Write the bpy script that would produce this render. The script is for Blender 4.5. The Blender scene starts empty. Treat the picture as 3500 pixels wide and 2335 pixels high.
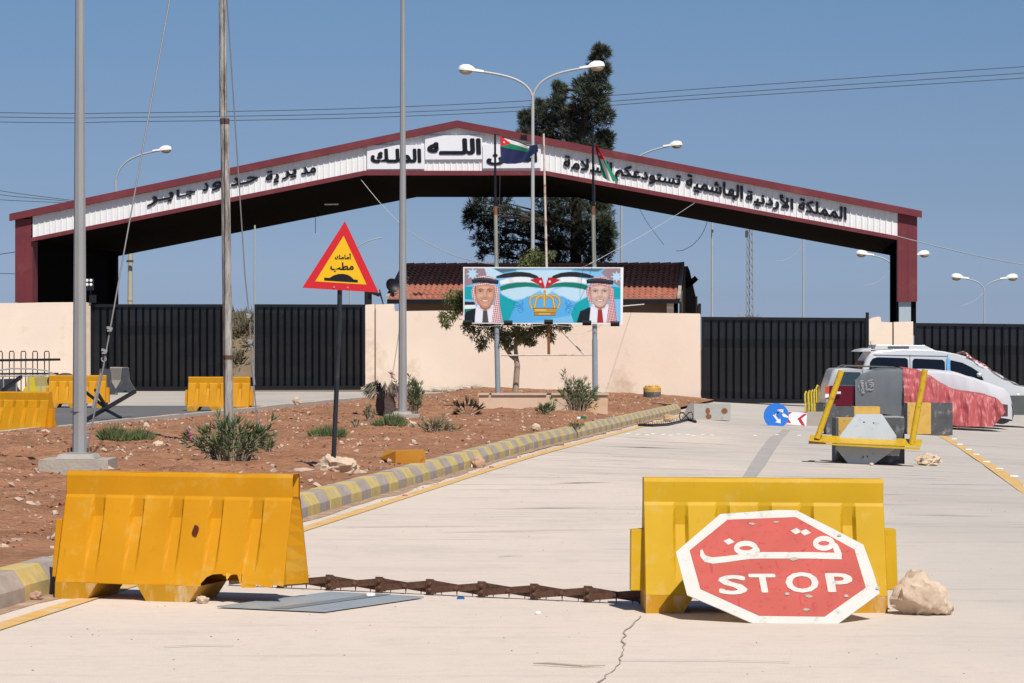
import bpy, bmesh, math, random, unicodedata
import numpy as np
from mathutils import Vector, Matrix, noise
R = math.radians
# ------------------------------------------------------------------ camera, sky, sun
F = 9500.0; CX, CY = 1750.0, 1167.5; CAMZ = 1.68       # focal length and centre in photo pixels, eye height
SC = bpy.context.scene
COL = SC.collection
cd = bpy.data.cameras.new('camera'); cam = bpy.data.objects.new('camera', cd); COL.objects.link(cam)
cam.location = (0, 0, CAMZ); cam.rotation_euler = (R(90), 0, 0)
cd.sensor_width = 36; cd.lens = F / 3500 * 36; cd.clip_end = 6000; cd.clip_start = 0.5
SC.camera = cam
SUN = Vector((0.20, -0.54, 0.82)).normalized()
w = bpy.data.worlds.new('World'); SC.world = w; w.use_nodes = True
nt = w.node_tree; bg = nt.nodes['Background']
sky = nt.nodes.new('ShaderNodeTexSky'); sky.sky_type = 'NISHITA'; sky.sun_disc = False
sky.sun_elevation = math.asin(SUN.z); sky.sun_rotation = math.atan2(SUN.x, SUN.y)
sky.air_density = 1.0; sky.dust_density = 1.0; sky.ozone_density = 2.5; sky.altitude = 600
wg_ = nt.nodes.new('ShaderNodeTexCoord'); wsep = nt.nodes.new('ShaderNodeSeparateXYZ'); nt.links.new(wg_.outputs['Generated'], wsep.inputs[0])
wr_ = nt.nodes.new('ShaderNodeValToRGB'); nt.links.new(wsep.outputs[2], wr_.inputs[0])      # the low sky is a deeper, hazier blue than the model's
for zz_, c_ in [(0.004, [0.716, 0.9, 1.465]), (0.0147, [0.613, 0.765, 1.264]), (0.0507, [0.535, 0.637, 0.944]), (0.0867, [0.566, 0.65, 0.871]), (0.1205, [0.568, 0.692, 0.871])]:
    e_ = wr_.color_ramp.elements.new(zz_); e_.color = [v / 1.5 for v in c_] + [1]
wr_.color_ramp.elements.remove(wr_.color_ramp.elements[0]); wr_.color_ramp.elements[-1].color = (.42, .46, .52, 1)
wm_ = nt.nodes.new('ShaderNodeMix'); wm_.data_type = 'RGBA'; wm_.blend_type = 'MULTIPLY'; wm_.inputs[0].default_value = 1
wv_ = nt.nodes.new('ShaderNodeVectorMath'); wv_.operation = 'SCALE'; wv_.inputs['Scale'].default_value = 1.5; nt.links.new(wr_.outputs[0], wv_.inputs[0])
nt.links.new(sky.outputs[0], wm_.inputs[6]); nt.links.new(wv_.outputs[0], wm_.inputs[7])
nt.links.new(wm_.outputs[2], bg.inputs[0]); bg.inputs[1].default_value = 0.085
sl = bpy.data.lights.new('sun', 'SUN'); sl.energy = 4.6; sl.angle = R(0.5); sl.color = (1, 0.95, 0.87)
so = bpy.data.objects.new('sun', sl); COL.objects.link(so)
so.rotation_euler = SUN.to_track_quat('Z', 'Y').to_euler(); so.location = (20, -20, 40)
SC.view_settings.view_transform = 'Standard'; SC.view_settings.look = 'None'
SC.view_settings.exposure = 0.0; SC.view_settings.gamma = 1.0
random.seed(7)
# ------------------------------------------------------------------ helpers
def sstep(a, b, x):
    t = min(1, max(0, (x - a) / (b - a))); return t * t * (3 - 2 * t)
def zg(x, y):                                  # ground falls away to the right, far side
    return -0.05 * min(14, max(0, x - 0.3)) * sstep(20, 50, y)
def P(px, py, d): return Vector(((px - CX) * d / F, d, CAMZ - (py - CY) * d / F))
def G(px, py, h=0.0):                          # point on the ground (h above it)
    d = 30.0
    for _ in range(60):
        x = (px - CX) * d / F
        d = 0.5 * d + 0.5 * F * (CAMZ - zg(x, d) - h) / (py - CY)
    return Vector(((px - CX) * d / F, d, zg((px - CX) * d / F, d) + h))
TH = 0.091; DW, DC = 92.55, 101.0              # wall and canopy planes: y = D - TH*x
def PL(px, py, D):
    a = (px - CX) / F; d = D / (1 + TH * a); return Vector((a * d, d, CAMZ - (py - CY) * d / F))

def mat(name, col, rough=0.65, metal=0.0, var=0.12, scale=4.0, bump=0.0, bscale=30.0, dirt=None, dscale=3.0, damt=0.5, spec=0.4, stretch=(1, 1, 1)):
    m = bpy.data.materials.new(name); m.use_nodes = True; n = m.node_tree; b = n.nodes['Principled BSDF']; L = n.links.new
    b.inputs['Roughness'].default_value = rough; b.inputs['Metallic'].default_value = metal
    b.inputs['Specular IOR Level'].default_value = spec
    tc = n.nodes.new('ShaderNodeTexCoord'); mp = n.nodes.new('ShaderNodeMapping'); mp.inputs['Scale'].default_value = stretch
    L(tc.outputs['Object'], mp.inputs[0])
    nz = n.nodes.new('ShaderNodeTexNoise'); nz.inputs['Scale'].default_value = scale; nz.inputs['Detail'].default_value = 6
    L(mp.outputs[0], nz.inputs['Vector'])
    mx = n.nodes.new('ShaderNodeMix'); mx.data_type = 'RGBA'
    c = list(col)
    mx.inputs[6].default_value = [max(0, v * (1 - var * 1.6)) for v in c] + [1]
    mx.inputs[7].default_value = [min(1, v * (1 + var * 1.6)) for v in c] + [1]
    L(nz.outputs[0], mx.inputs[0]); out = mx.outputs[2]
    if dirt:
        n2 = n.nodes.new('ShaderNodeTexNoise'); n2.inputs['Scale'].default_value = dscale; n2.inputs['Detail'].default_value = 8; n2.inputs['Roughness'].default_value = 0.7
        L(mp.outputs[0], n2.inputs['Vector'])
        cr = n.nodes.new('ShaderNodeValToRGB'); cr.color_ramp.elements[0].position = 0.62 - 0.22 * damt; cr.color_ramp.elements[1].position = 0.74 - 0.1 * damt
        L(n2.outputs[0], cr.inputs[0])
        m2 = n.nodes.new('ShaderNodeMix'); m2.data_type = 'RGBA'; L(cr.outputs[0], m2.inputs[0]); L(out, m2.inputs[6]); m2.inputs[7].default_value = list(dirt) + [1]
        out = m2.outputs[2]
    L(out, b.inputs['Base Color'])
    if bump:
        n3 = n.nodes.new('ShaderNodeTexNoise'); n3.inputs['Scale'].default_value = bscale; n3.inputs['Detail'].default_value = 8
        L(mp.outputs[0], n3.inputs['Vector'])
        bp = n.nodes.new('ShaderNodeBump'); bp.inputs['Strength'].default_value = bump; bp.inputs['Distance'].default_value = 0.02
        L(n3.outputs[0], bp.inputs['Height']); L(bp.outputs[0], b.inputs['Normal'])
    return m

class MB:
    def __init__(s): s.v = []; s.f = []; s.mi = []; s.c = 0
    def add(s, vs, fs, c=None):
        o = len(s.v); s.v += [Vector(p) for p in vs]
        for f in fs: s.f.append([i + o for i in f]); s.mi.append(s.c if c is None else c)
        return s
    def box(s, c, d, rot=None, taper=None):
        x, y, z = d[0] / 2, d[1] / 2, d[2] / 2; t = taper or (1, 1)
        vs = [Vector((-x, -y, -z)), Vector((x, -y, -z)), Vector((x, y, -z)), Vector((-x, y, -z)),
              Vector((-x * t[0], -y * t[1], z)), Vector((x * t[0], -y * t[1], z)), Vector((x * t[0], y * t[1], z)), Vector((-x * t[0], y * t[1], z))]
        if rot is not None: vs = [rot @ v for v in vs]
        return s.add([v + Vector(c) for v in vs], [(3, 2, 1, 0), (4, 5, 6, 7), (0, 1, 5, 4), (1, 2, 6, 5), (2, 3, 7, 6), (3, 0, 4, 7)])
    def bbox(s, a, b): return s.box([(a[i] + b[i]) / 2 for i in range(3)], [abs(b[i] - a[i]) for i in range(3)])
    def prism(s, pts, off):                      # polygon of 3D points pushed along off
        n = len(pts); off = Vector(off); a = [Vector(p) for p in pts]
        return s.add(a + [p + off for p in a], [tuple(range(n))[::-1], tuple(range(n, 2 * n))] + [(i, (i + 1) % n, n + (i + 1) % n, n + i) for i in range(n)])
    def poly(s, pts, c=None): return s.add(pts, [tuple(range(len(pts)))], c)
    def tube(s, path, r, seg=8, cap=True):
        path = [Vector(p) for p in path]; n = len(path); rr = r if isinstance(r, (list, tuple)) else [r] * n
        vs = []; up = None
        for i, p in enumerate(path):
            t = (path[min(i + 1, n - 1)] - path[max(i - 1, 0)]).normalized()
            if up is None: up = t.orthogonal().normalized()
            else: up = (up - t * up.dot(t)).normalized()
            b = t.cross(up)
            for k in range(seg):
                a = 2 * math.pi * k / seg; vs.append(p + (up * math.cos(a) + b * math.sin(a)) * rr[i])
        fs = [(i * seg + k, i * seg + (k + 1) % seg, (i + 1) * seg + (k + 1) % seg, (i + 1) * seg + k) for i in range(n - 1) for k in range(seg)]
        if cap: fs += [tuple(range(seg))[::-1], tuple(range((n - 1) * seg, n * seg))]
        return s.add(vs, fs)
    def lathe(s, prof, c=(0, 0, 0), seg=20, axis='z'):
        vs = []; n = len(prof)
        for (r, z) in prof:
            for k in range(seg):
                a = 2 * math.pi * k / seg; p = (r * math.cos(a), r * math.sin(a), z)
                if axis == 'y': p = (p[0], -p[2], p[1])
                vs.append(Vector(p) + Vector(c))
        fs = [(i * seg + k, i * seg + (k + 1) % seg, (i + 1) * seg + (k + 1) % seg, (i + 1) * seg + k) for i in range(n - 1) for k in range(seg)]
        return s.add(vs, fs + [tuple(range(seg))[::-1], tuple(range((n - 1) * seg, n * seg))])
    def grid(s, fn, nu, nv, cf=None):
        o = len(s.v)
        for j in range(nv + 1):
            for i in range(nu + 1): s.v.append(Vector(fn(i / nu, j / nv)))
        for j in range(nv):
            for i in range(nu):
                a = o + j * (nu + 1) + i; s.f.append([a, a + 1, a + nu + 2, a + nu + 1]); s.mi.append(cf((i + .5) / nu, (j + .5) / nv) if cf else s.c)
        return s
    def rock(s, c, r, seed=0, sq=(1, 1, .7), rough=0.35, sub=3):
        bm = bmesh.new(); bmesh.ops.create_icosphere(bm, subdivisions=sub, radius=1)
        sv = Vector((seed * 3.7, seed * 1.3, seed * 5.1))
        dirs = [Vector((random.Random(seed * 31 + k).uniform(-1, 1), random.Random(seed * 57 + k).uniform(-1, 1), random.Random(seed * 91 + k).uniform(-1, 1))).normalized() for k in range(9)]
        vs = []
        for v in bm.verts:
            d = v.co.normalized(); q = 1.0
            for k in dirs:
                dp = d.dot(k)
                if dp > 0.5: q = min(q, 0.72 / dp)
            q *= 1 + rough * noise.fractal(d * 1.9 + sv, .75, 2.1, 6) * .6
            vs.append(Vector((d.x * q * r * sq[0], d.y * q * r * sq[1], d.z * q * r * sq[2])) + Vector(c))
        fs = [tuple(x.index for x in f.verts) for f in bm.faces]; bm.free()
        return s.add(vs, fs)
    def build(s, name, mats, parent=None, origin=None, smooth=None, world=False):
        o3 = Vector(origin) if origin is not None else Vector((0, 0, 0))
        off = o3.copy()
        if world:
            off = Vector((0, 0, 0)); q = parent
            while q is not None: off += q.matrix_basis.translation; q = q.parent
        me = bpy.data.meshes.new(name); me.from_pydata([tuple(v - off) for v in s.v], [], s.f)
        ms = mats if isinstance(mats, (list, tuple)) else [mats]
        for m in ms:
            if m is not None: me.materials.append(m)
        if len(ms) > 1: me.polygons.foreach_set('material_index', [min(i, len(ms) - 1) for i in s.mi])
        if smooth:
            me.polygons.foreach_set('use_smooth', [True] * len(me.polygons))
            me.set_sharp_from_angle(angle=R(smooth))
        me.update()
        ob = bpy.data.objects.new(name, me); COL.objects.link(ob)
        if parent is not None: ob.parent = parent
        else: ob.location = o3
        return ob
def tag(o, label, cat, group=None):
    o['label'] = label; o['category'] = cat
    if group: o['group'] = group
    return o
def struct(o): o['kind'] = 'structure'; return o
def thing(name, label, cat, loc=(0, 0, 0), rotz=0, group=None):
    o = bpy.data.objects.new(name, None); COL.objects.link(o); o.empty_display_size = .2
    o.matrix_basis = Matrix.Translation(Vector(loc)) @ Matrix.Rotation(rotz, 4, 'Z')
    return tag(o, label, cat, group)
def copy_tree(o, parent=None):
    c = o.copy(); COL.objects.link(c)
    if parent is not None: c.parent = parent
    for ch in [x for x in bpy.data.objects if x.parent == o]: copy_tree(ch, c)
    return c

# Arabic shaping with presentation forms
FORMS = {}
for cp in range(0xFE80, 0xFEFD):
    dd = unicodedata.decomposition(chr(cp)).split()
    if dd: FORMS.setdefault(''.join(chr(int(x, 16)) for x in dd[1:]), {})[dd[0].strip('<>')] = chr(cp)
def shape(s):
    s2 = []; i = 0
    while i < len(s):
        if s[i:i + 2] in ('لا', 'لأ'): s2.append(s[i:i + 2]); i += 2
        else: s2.append(s[i]); i += 1
    out = []
    dual = lambda c: c == 'ـ' or (c in FORMS and 'initial' in FORMS[c])
    joins = lambda c: c == 'ـ' or (c in FORMS and 'final' in FORMS[c])
    for k, c in enumerate(s2):
        if c not in FORMS: out.append(c); continue
        p = k > 0 and dual(s2[k - 1]) and joins(c); n = k + 1 < len(s2) and dual(c) and joins(s2[k + 1])
        out.append(FORMS[c]['medial' if p and n else 'final' if p else 'initial' if n else 'isolated'])
    return ''.join(reversed(out))
def text2d(body):
    c = bpy.data.curves.new('t', 'FONT'); c.body = body; c.resolution_u = 3
    o = bpy.data.objects.new('t', c); COL.objects.link(o)
    m = bpy.data.meshes.new_from_object(o.evaluated_get(bpy.context.evaluated_depsgraph_get()))
    vs = [(v.co.x, v.co.y) for v in m.vertices]; fs = [tuple(p.vertices) for p in m.polygons]
    ec = {}
    for f in fs:
        for i in range(len(f)):
            e = (f[i], f[(i + 1) % len(f)]); k = tuple(sorted(e)); ec.setdefault(k, []).append(e)
    be = [v[0] for v in ec.values() if len(v) == 1]
    bpy.data.objects.remove(o); bpy.data.curves.remove(c); bpy.data.meshes.remove(m)
    x0 = min(v[0] for v in vs); x1 = max(v[0] for v in vs); y0 = min(v[1] for v in vs); y1 = max(v[1] for v in vs)
    return [((v[0] - x0) / (x1 - x0), (v[1] - y0) / (y1 - y0)) for v in vs], fs, be, (x1 - x0, y1 - y0)
def text(mb, body, fn, bold=0.03, depth=0.0, arabic=True):
    """fn(s,t,h) -> point; s,t in 0..1 of the word's box, h = height off the surface in metres"""
    vs, fs, be, (wd, ht) = text2d(shape(body) if arabic else body)
    sh = [(0, 0)] + ([(bold * math.cos(a), bold * math.sin(a)) for a in [R(45 * k + 22) for k in range(8)]] if bold else [])
    for k, (dx, dy) in enumerate(sh):
        h = depth + 0.0002 * k
        f = [fn(v[0] + dx / wd, v[1] + dy / ht, h) for v in vs]
        mb.add(f, fs)
        if depth:
            g = [fn(v[0] + dx / wd, v[1] + dy / ht, 0.0) for v in vs]; n = len(vs)
            mb.add(f + g, [(e[0], e[1], e[1] + n, e[0] + n) for e in be])
def stroke2d(path, wid):
    L, Rr = [], []; n = len(path); ww = wid if isinstance(wid, list) else [wid] * n
    for i in range(n):
        a = path[max(0, i - 1)]; b = path[min(n - 1, i + 1)]; dx, dy = b[0] - a[0], b[1] - a[1]; l = math.hypot(dx, dy) or 1
        nx, ny = -dy / l * ww[i] / 2, dx / l * ww[i] / 2
        L.append((path[i][0] + nx, path[i][1] + ny)); Rr.append((path[i][0] - nx, path[i][1] - ny))
    return [[L[i], L[i + 1], Rr[i + 1], Rr[i]] for i in range(n - 1)]

# ------------------------------------------------------------------ materials
M_soil = mat('red_soil', (.335, .165, .094), .95, var=.36, scale=1.1, bump=1.0, bscale=13, dirt=(.42, .24, .145), dscale=5, damt=.5, spec=.1)
M_soil.node_tree.nodes['Bump'].inputs['Distance'].default_value = .07
M_clod = mat('soil_clod', (.32, .145, .078), .95, var=.4, scale=1.5, spec=.1)
M_ground = mat('dusty_ground', (.36, .27, .19), .95, var=.2, scale=.3, dirt=(.2, .17, .11), dscale=.6, damt=.6, spec=.1)
M_scrub = mat('dry_scrub', (.21, .16, .11), .95, var=.3, scale=1.2, bump=1, bscale=4, spec=.1)
M_wall = mat('beige_plaster', (.84, .695, .565), .9, var=.05, scale=.8, bump=.15, bscale=12, dirt=(.62, .46, .34), dscale=.5, damt=.3, spec=.15)
M_rubble = mat('pale_rubble', (.5, .42, .34), .95, var=.2, scale=3, bump=1, bscale=10, spec=.1)
M_planter = mat('planter_plaster', (.66, .5, .37), .9, var=.1, scale=3, dirt=(.6, .38, .2), dscale=1.5, damt=.55, spec=.15)
M_cap = mat('stone_cap', (.6, .48, .38), .9, var=.1)
M_conc = mat('concrete', (.4, .36, .31), .9, var=.12, scale=5, bump=.3, bscale=30, dirt=(.28, .24, .2), dscale=4, damt=.35, spec=.2)
M_white = mat('white_sheet', (.86, .86, .85), .5, var=.04, scale=.7, spec=.4)
M_board = mat('white_board', (.84, .84, .86), .4, var=.02)
M_maroon = mat('maroon_sheet', (.17, .032, .04), .55, var=.16, scale=1.4, dirt=(.22, .06, .06), dscale=1.2, damt=.35)
M_black = mat('black_paint', (.006, .0065, .009), .5, var=.3)
M_letter = mat('black_letter', (.008, .009, .013), .4, var=.2)
M_dark = mat('shade_black_sheet', (.005, .0045, .0045), .9, var=.3, spec=.05)  # near-black: the shade under the canopy is put into the colour
M_steelblue = mat('grey_steel', (.42, .5, .55), .5, var=.06)
M_galv = mat('galvanised_steel', (.33, .335, .335), .5, .1, var=.1, scale=6, stretch=(1, 1, .3))
M_pole = mat('pale_grey_paint', (.45, .47, .47), .5, .1, var=.06)
M_beige = mat('beige_pole', (.5, .46, .34), .6, var=.06)
M_lampw = mat('white_lamp_shell', (.8, .8, .76), .4, var=.03)
M_lens = mat('yellowed_lens', (.5, .42, .27), .25, var=.1)
M_wood = mat('weathered_wood', (.42, .4, .365), .85, var=.35, scale=7, stretch=(4, 4, .5), bump=1, bscale=10, dirt=(.075, .055, .04), dscale=3.2, damt=.75)
M_rust = mat('rusty_steel', (.115, .058, .038), .85, var=.3, scale=12, dirt=(.09, .035, .02), dscale=20, damt=.6, bump=.4, bscale=40)
M_rustpaint = mat('rusty_white_paint', (.62, .54, .46), .7, var=.1, dirt=(.25, .09, .04), dscale=6, damt=.5)
M_rustpole = mat('rust_orange', (.24, .1, .045), .85, var=.25, scale=4)
M_yel = mat('yellow_plastic', (.60, .268, .005), .55, var=.1, scale=2.5, spec=.25, dirt=(.62, .36, .06), dscale=3.2, damt=.32, bump=.06, bscale=10)
M_yel2 = mat('faded_yellow_plastic', (.57, .34, .010), .55, var=.1, scale=2.5, spec=.25, dirt=(.6, .4, .1), dscale=3, damt=.3)
M_yelm = mat('yellow_enamel', (.58, .36, .012), .5, var=.12, scale=6, dirt=(.1, .055, .03), dscale=16, damt=.3)
M_kyel = mat('kerb_yellow_paint', (.54, .42, .15), .9, var=.2, scale=8, dirt=(.42, .36, .26), dscale=9, damt=.7, spec=.15)
M_kgrey = mat('kerb_grey', (.36, .305, .265), .9, var=.18, scale=8, dirt=(.45, .41, .37), dscale=9, damt=.45, spec=.15)
M_line = mat('yellow_road_paint', (.66, .40, .12), .9, var=.12, scale=6, dirt=(.6, .49, .37), dscale=5, damt=.75, spec=.1)
M_stud = mat('white_stud', (.66, .64, .6), .6, var=.04)
M_rock = mat('limestone', (.6, .47, .35), .95, var=.16, scale=5, bump=.9, bscale=14, dirt=(.42, .27, .16), dscale=5, damt=.4, spec=.1)
M_stone = mat('pale_stone', (.52, .4, .31), .95, var=.2, scale=6, spec=.1)
M_red = mat('red_sign_face', (.62, .02, .03), .4, var=.04)
M_signy = mat('yellow_sign_face', (.85, .5, .01), .4, var=.03)
M_fred = mat('faded_red_sign', (.47, .088, .068), .5, var=.16, scale=3, spec=.2, dirt=(.34, .025, .022), dscale=26, damt=.25)
M_fwhite = mat('worn_white_sign', (.60, .575, .525), .55, var=.05, scale=8, spec=.2, dirt=(.36, .33, .3), dscale=13, damt=.22)
M_tile = mat('terracotta_tile', (.46, .175, .115), .85, var=.25, scale=2.5, dirt=(.3, .2, .14), dscale=4, damt=.5)
M_leaf = mat('oleander_leaf', (.10, .14, .06), .6, var=.35, scale=6)
M_leafd = mat('dry_leaf', (.26, .22, .13), .8, var=.3, scale=6)
M_grass = mat('green_grass', (.13, .17, .065), .8, var=.3, scale=8)
M_pine = mat('pine_needle', (.062, .076, .047), .7, var=.45, scale=.8)
M_tree = mat('small_tree_leaf', (.12, .14, .045), .6, var=.4, scale=4)
M_bark = mat('bark', (.36, .29, .22), .95, var=.2, scale=9, bump=.8, bscale=20, stretch=(1, 1, .3))
M_barkd = mat('dark_bark', (.07, .05, .04), .95, var=.2)
M_palmdry = mat('dead_palm_frond', (.3, .24, .19), .9, var=.35, scale=6)
M_trunkd = mat('dark_palm_trunk', (.09, .06, .055), .95, var=.3, scale=12, bump=1, bscale=20)
M_silver = mat('silver_paint', (.68, .69, .70), .3, .25, var=.02)
M_glass = mat('dark_car_glass', (.006, .008, .014), .12, var=.05, spec=.35)
M_carred = mat('maroon_car_paint', (.13, .008, .018), .25, .2, var=.05)
M_tyre = mat('tyre_rubber', (.02, .02, .02), .9, var=.2)
M_carblk = mat('grey_bumper', (.09, .1, .1), .6, var=.1)
M_blue = mat('blue_sign', (.03, .19, .66), .35, var=.08, scale=8)
M_bluet = mat('blue_tape', (.1, .38, .72), .5)
M_cable = mat('pale_cable', (.5, .5, .49), .7)
M_cabled = mat('dark_cable', (.06, .065, .08), .7)
M_greycov = mat('dark_grey_tarp', (.12, .135, .15), .75, var=.1, scale=3)
M_ltcov = mat('light_grey_cover', (.55, .555, .58), .7, var=.06, scale=3)
M_pink = mat('pink_satin_cover', (.43, .10, .104), .46, var=.2, scale=2, stretch=(2.2, 1, .5), bump=.8, bscale=3)
M_pink.node_tree.nodes['Bump'].inputs['Distance'].default_value = .06
M_amber = mat('tail_light', (.5, .07, .02), .3)
M_head = mat('headlight_glass', (.75, .72, .6), .15)

def soften(m, rad, scratch, stretch, sscale, amt):               # moulded edges and scuffs for plastic
    n = m.node_tree; b = n.nodes['Principled BSDF']; L = n.links.new
    bv = n.nodes.new('ShaderNodeBevel'); bv.samples = 4; bv.inputs['Radius'].default_value = rad
    if 'Bump' in n.nodes: L(bv.outputs[0], n.nodes['Bump'].inputs['Normal'])
    else: L(bv.outputs[0], b.inputs['Normal'])
    tc = n.nodes.new('ShaderNodeTexCoord'); mp = n.nodes.new('ShaderNodeMapping'); mp.inputs['Scale'].default_value = stretch; L(tc.outputs['Object'], mp.inputs[0])
    t = n.nodes.new('ShaderNodeTexNoise'); t.inputs['Scale'].default_value = sscale; t.inputs['Detail'].default_value = 10; t.inputs['Roughness'].default_value = .75; L(mp.outputs[0], t.inputs['Vector'])
    r = n.nodes.new('ShaderNodeValToRGB'); r.color_ramp.elements[0].position = .6; r.color_ramp.elements[1].position = .78; r.color_ramp.elements[1].color = (amt, amt, amt, 1); L(t.outputs[0], r.inputs[0])
    x = n.nodes.new('ShaderNodeMix'); x.data_type = 'RGBA'; src = b.inputs['Base Color'].links[0].from_socket
    L(r.outputs[0], x.inputs[0]); L(src, x.inputs[6]); x.inputs[7].default_value = list(scratch) + [1]; L(x.outputs[2], b.inputs['Base Color'])
for m_ in (M_yel, M_yel2): soften(m_, .009, (.3, .13, .02), (2.2, 2.2, .7), 5, .75)
soften(M_fred, .001, (.45, .03, .03), (3, 1, 1), 2.5, .8)
soften(M_silver, .03, (.5, .47, .42), (1, 1, 1), 3, .5)
def road_mat(name, c1, c2, streak, tarc, ang=0.0):
    m = bpy.data.materials.new(name); m.use_nodes = True; n = m.node_tree; b = n.nodes['Principled BSDF']; L = n.links.new
    b.inputs['Roughness'].default_value = .85; b.inputs['Specular IOR Level'].default_value = .2
    tc = n.nodes.new('ShaderNodeTexCoord')
    def nz(scale, st, det=6, rough=.6, rz=0.0):
        mp = n.nodes.new('ShaderNodeMapping'); mp.inputs['Scale'].default_value = st; mp.inputs['Rotation'].default_value = (0, 0, rz)
        L(tc.outputs['Object'], mp.inputs[0]); t = n.nodes.new('ShaderNodeTexNoise'); t.inputs['Scale'].default_value = scale
        t.inputs['Detail'].default_value = det; t.inputs['Roughness'].default_value = rough; L(mp.outputs[0], t.inputs['Vector']); return t.outputs[0]
    def ramp(x, a, b_):
        r = n.nodes.new('ShaderNodeValToRGB'); r.color_ramp.elements[0].position = a; r.color_ramp.elements[1].position = b_; L(x, r.inputs[0]); return r.outputs[0]
    def mix(f, a, bcol, amt=1.0):
        mm = n.nodes.new('ShaderNodeMath'); mm.operation = 'MULTIPLY'; mm.inputs[1].default_value = amt; L(f, mm.inputs[0])
        x = n.nodes.new('ShaderNodeMix'); x.data_type = 'RGBA'; L(mm.outputs[0], x.inputs[0])
        if isinstance(a, tuple): x.inputs[6].default_value = list(a) + [1]
        else: L(a, x.inputs[6])
        x.inputs[7].default_value = list(bcol) + [1]; return x.outputs[2]
    # greyer towards the right-hand lanes: the concrete there is bare of dust
    sx = n.nodes.new('ShaderNodeSeparateXYZ'); L(tc.outputs['Object'], sx.inputs[0])
    ad = n.nodes.new('ShaderNodeMath'); ad.operation = 'MULTIPLY_ADD'; ad.inputs[1].default_value = .09; L(sx.outputs[0], ad.inputs[0])
    big = nz(.35, (1, .35, 1), 4); L(big, ad.inputs[2])
    f = ramp(ad.outputs[0], .6, 1.4)
    mr = n.nodes.new('ShaderNodeMapRange'); mr.inputs[1].default_value = 17; mr.inputs[2].default_value = 34; mr.inputs[3].default_value = .22; mr.inputs[4].default_value = 1; L(sx.outputs[1], mr.inputs[0])
    def far(x):
        q = n.nodes.new('ShaderNodeMath'); q.operation = 'MULTIPLY'; L(x, q.inputs[0]); L(mr.outputs[0], q.inputs[1]); return q.outputs[0]
    c = mix(f, c1, c2)
    def patchy(x):
        q = n.nodes.new('ShaderNodeMath'); q.operation = 'MULTIPLY'; L(x, q.inputs[0]); L(ramp(nz(.22, (1, .8, 1), 4, .6), .4, .62), q.inputs[1]); return q.outputs[0]
    c = mix(far(patchy(ramp(nz(1.4, (.22, 1.7, 1), 9, .82, ang), .42, .62))), c, streak, .9)     # broom and tyre streaks across the lane
    c = mix(far(ramp(nz(1.7, (.16, 1.3, 1), 10, .8, ang + .03), .555, .62)), c, tarc, .6)
    c = mix(ramp(nz(5, (1, 1.6, 1), 10, .8), .5, .68), c, streak, .38)
    c = mix(ramp(nz(42, (1, 1, 1), 3, .5), .66, .74), c, tarc, .3)
    c = mix(ramp(nz(.5, (1, .6, 1), 8, .7), .55, .75), c, streak, .45)
    c = mix(ramp(nz(110, (1, .5, 1), 2, .5), .5, .75), c, streak, .4)
    L(c, b.inputs['Base Color'])
    bp = n.nodes.new('ShaderNodeBump'); bp.inputs['Strength'].default_value = .35; bp.inputs['Distance'].default_value = .01
    L(nz(60, (1, 1, 1), 6), bp.inputs['Height']); L(bp.outputs[0], b.inputs['Normal'])
    return m
M_road = road_mat('road_concrete', (.70, .595, .505), (.54, .495, .44), (.44, .385, .335), (.16, .15, .145), R(-8))
M_asph = road_mat('grey_asphalt', (.125, .122, .125), (.1, .1, .1), (.19, .185, .18), (.06, .06, .065), R(-8))
M_apron = road_mat('apron_concrete', (.5, .45, .39), (.45, .42, .39), (.36, .33, .3), (.2, .19, .18), R(-8))
M_patch = mat('grey_patch', (.36, .335, .31), .9, var=.2, scale=4, stretch=(.5, 3, 1), dirt=(.5, .44, .39), dscale=3, damt=.75)
M_crack = mat('crack_dirt', (.36, .3, .25), .95, var=.3, scale=20)

# ------------------------------------------------------------------ ground, roads, kerb, soil
kx = lambda y: -3.2 + (y - 17.4) * .1355                 # road-side face of the kerb
lx = lambda y: -8.9 + (y - 48.5) * .158                  # far-left edge of the soil bed
def sheet(name, x0f, x1f, ys, nx, m, dz):
    mb = MB(); ny = len(ys) - 1
    mb.grid(lambda u, v: (lambda y: (lambda x: (x, y, zg(x, y) + dz))(x0f(y) + (x1f(y) - x0f(y)) * u))(ys[int(round(v * ny))]), nx, ny)
    return struct(mb.build(name, m, smooth=60))
ysr = [3 + i * 1.5 for i in range(66)]
gy = [-60, -10, 3] + [6 + 3 * i for i in range(36)] + [125, 160, 250, 500, 1000, 3000]
sheet('ground', lambda y: -60 - max(0, y) * .6, lambda y: 60 + max(0, y) * .6, gy, 60, M_ground, -.03)
sheet('road', lambda y: kx(y) - .25, lambda y: 26, ysr, 36, M_road, .0)
sheet('side_road', lambda y: -34, lambda y: lx(y) + .3, [3 + i * 1.5 for i in range(48)], 8, M_asph, .0)
sheet('side_road_apron', lambda y: -34, lambda y: (lx(y) + .1 if y < 79 else -2.0), [72.5 + i * 1.0 for i in range(23)], 12, M_apron, .005)
def strip(name, pts, wid, m, dz=.006, mb=None, do=True):
    mb = mb or MB()
    for q in stroke2d(pts, wid): mb.poly([(x, y, zg(x, y) + dz) for x, y in q])
    return struct(mb.build(name, m)) if do else mb
strip('yellow_edge_line', [(kx(8 + i * 2) + .33, 8 + i * 2) for i in range(34)], .14, M_line)
dl = [G(3215, 1487), G(3290, 1530), G(3375, 1585), G(3500, 1672), G(3640, 1770)]
strip('yellow_lane_line', [(p.x, p.y) for p in dl], .2, M_line)
random.seed(4)
gp = [(kx(8 + i * .7), 8 + i * .7) for i in range(96)]; gmb = MB()
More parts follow.
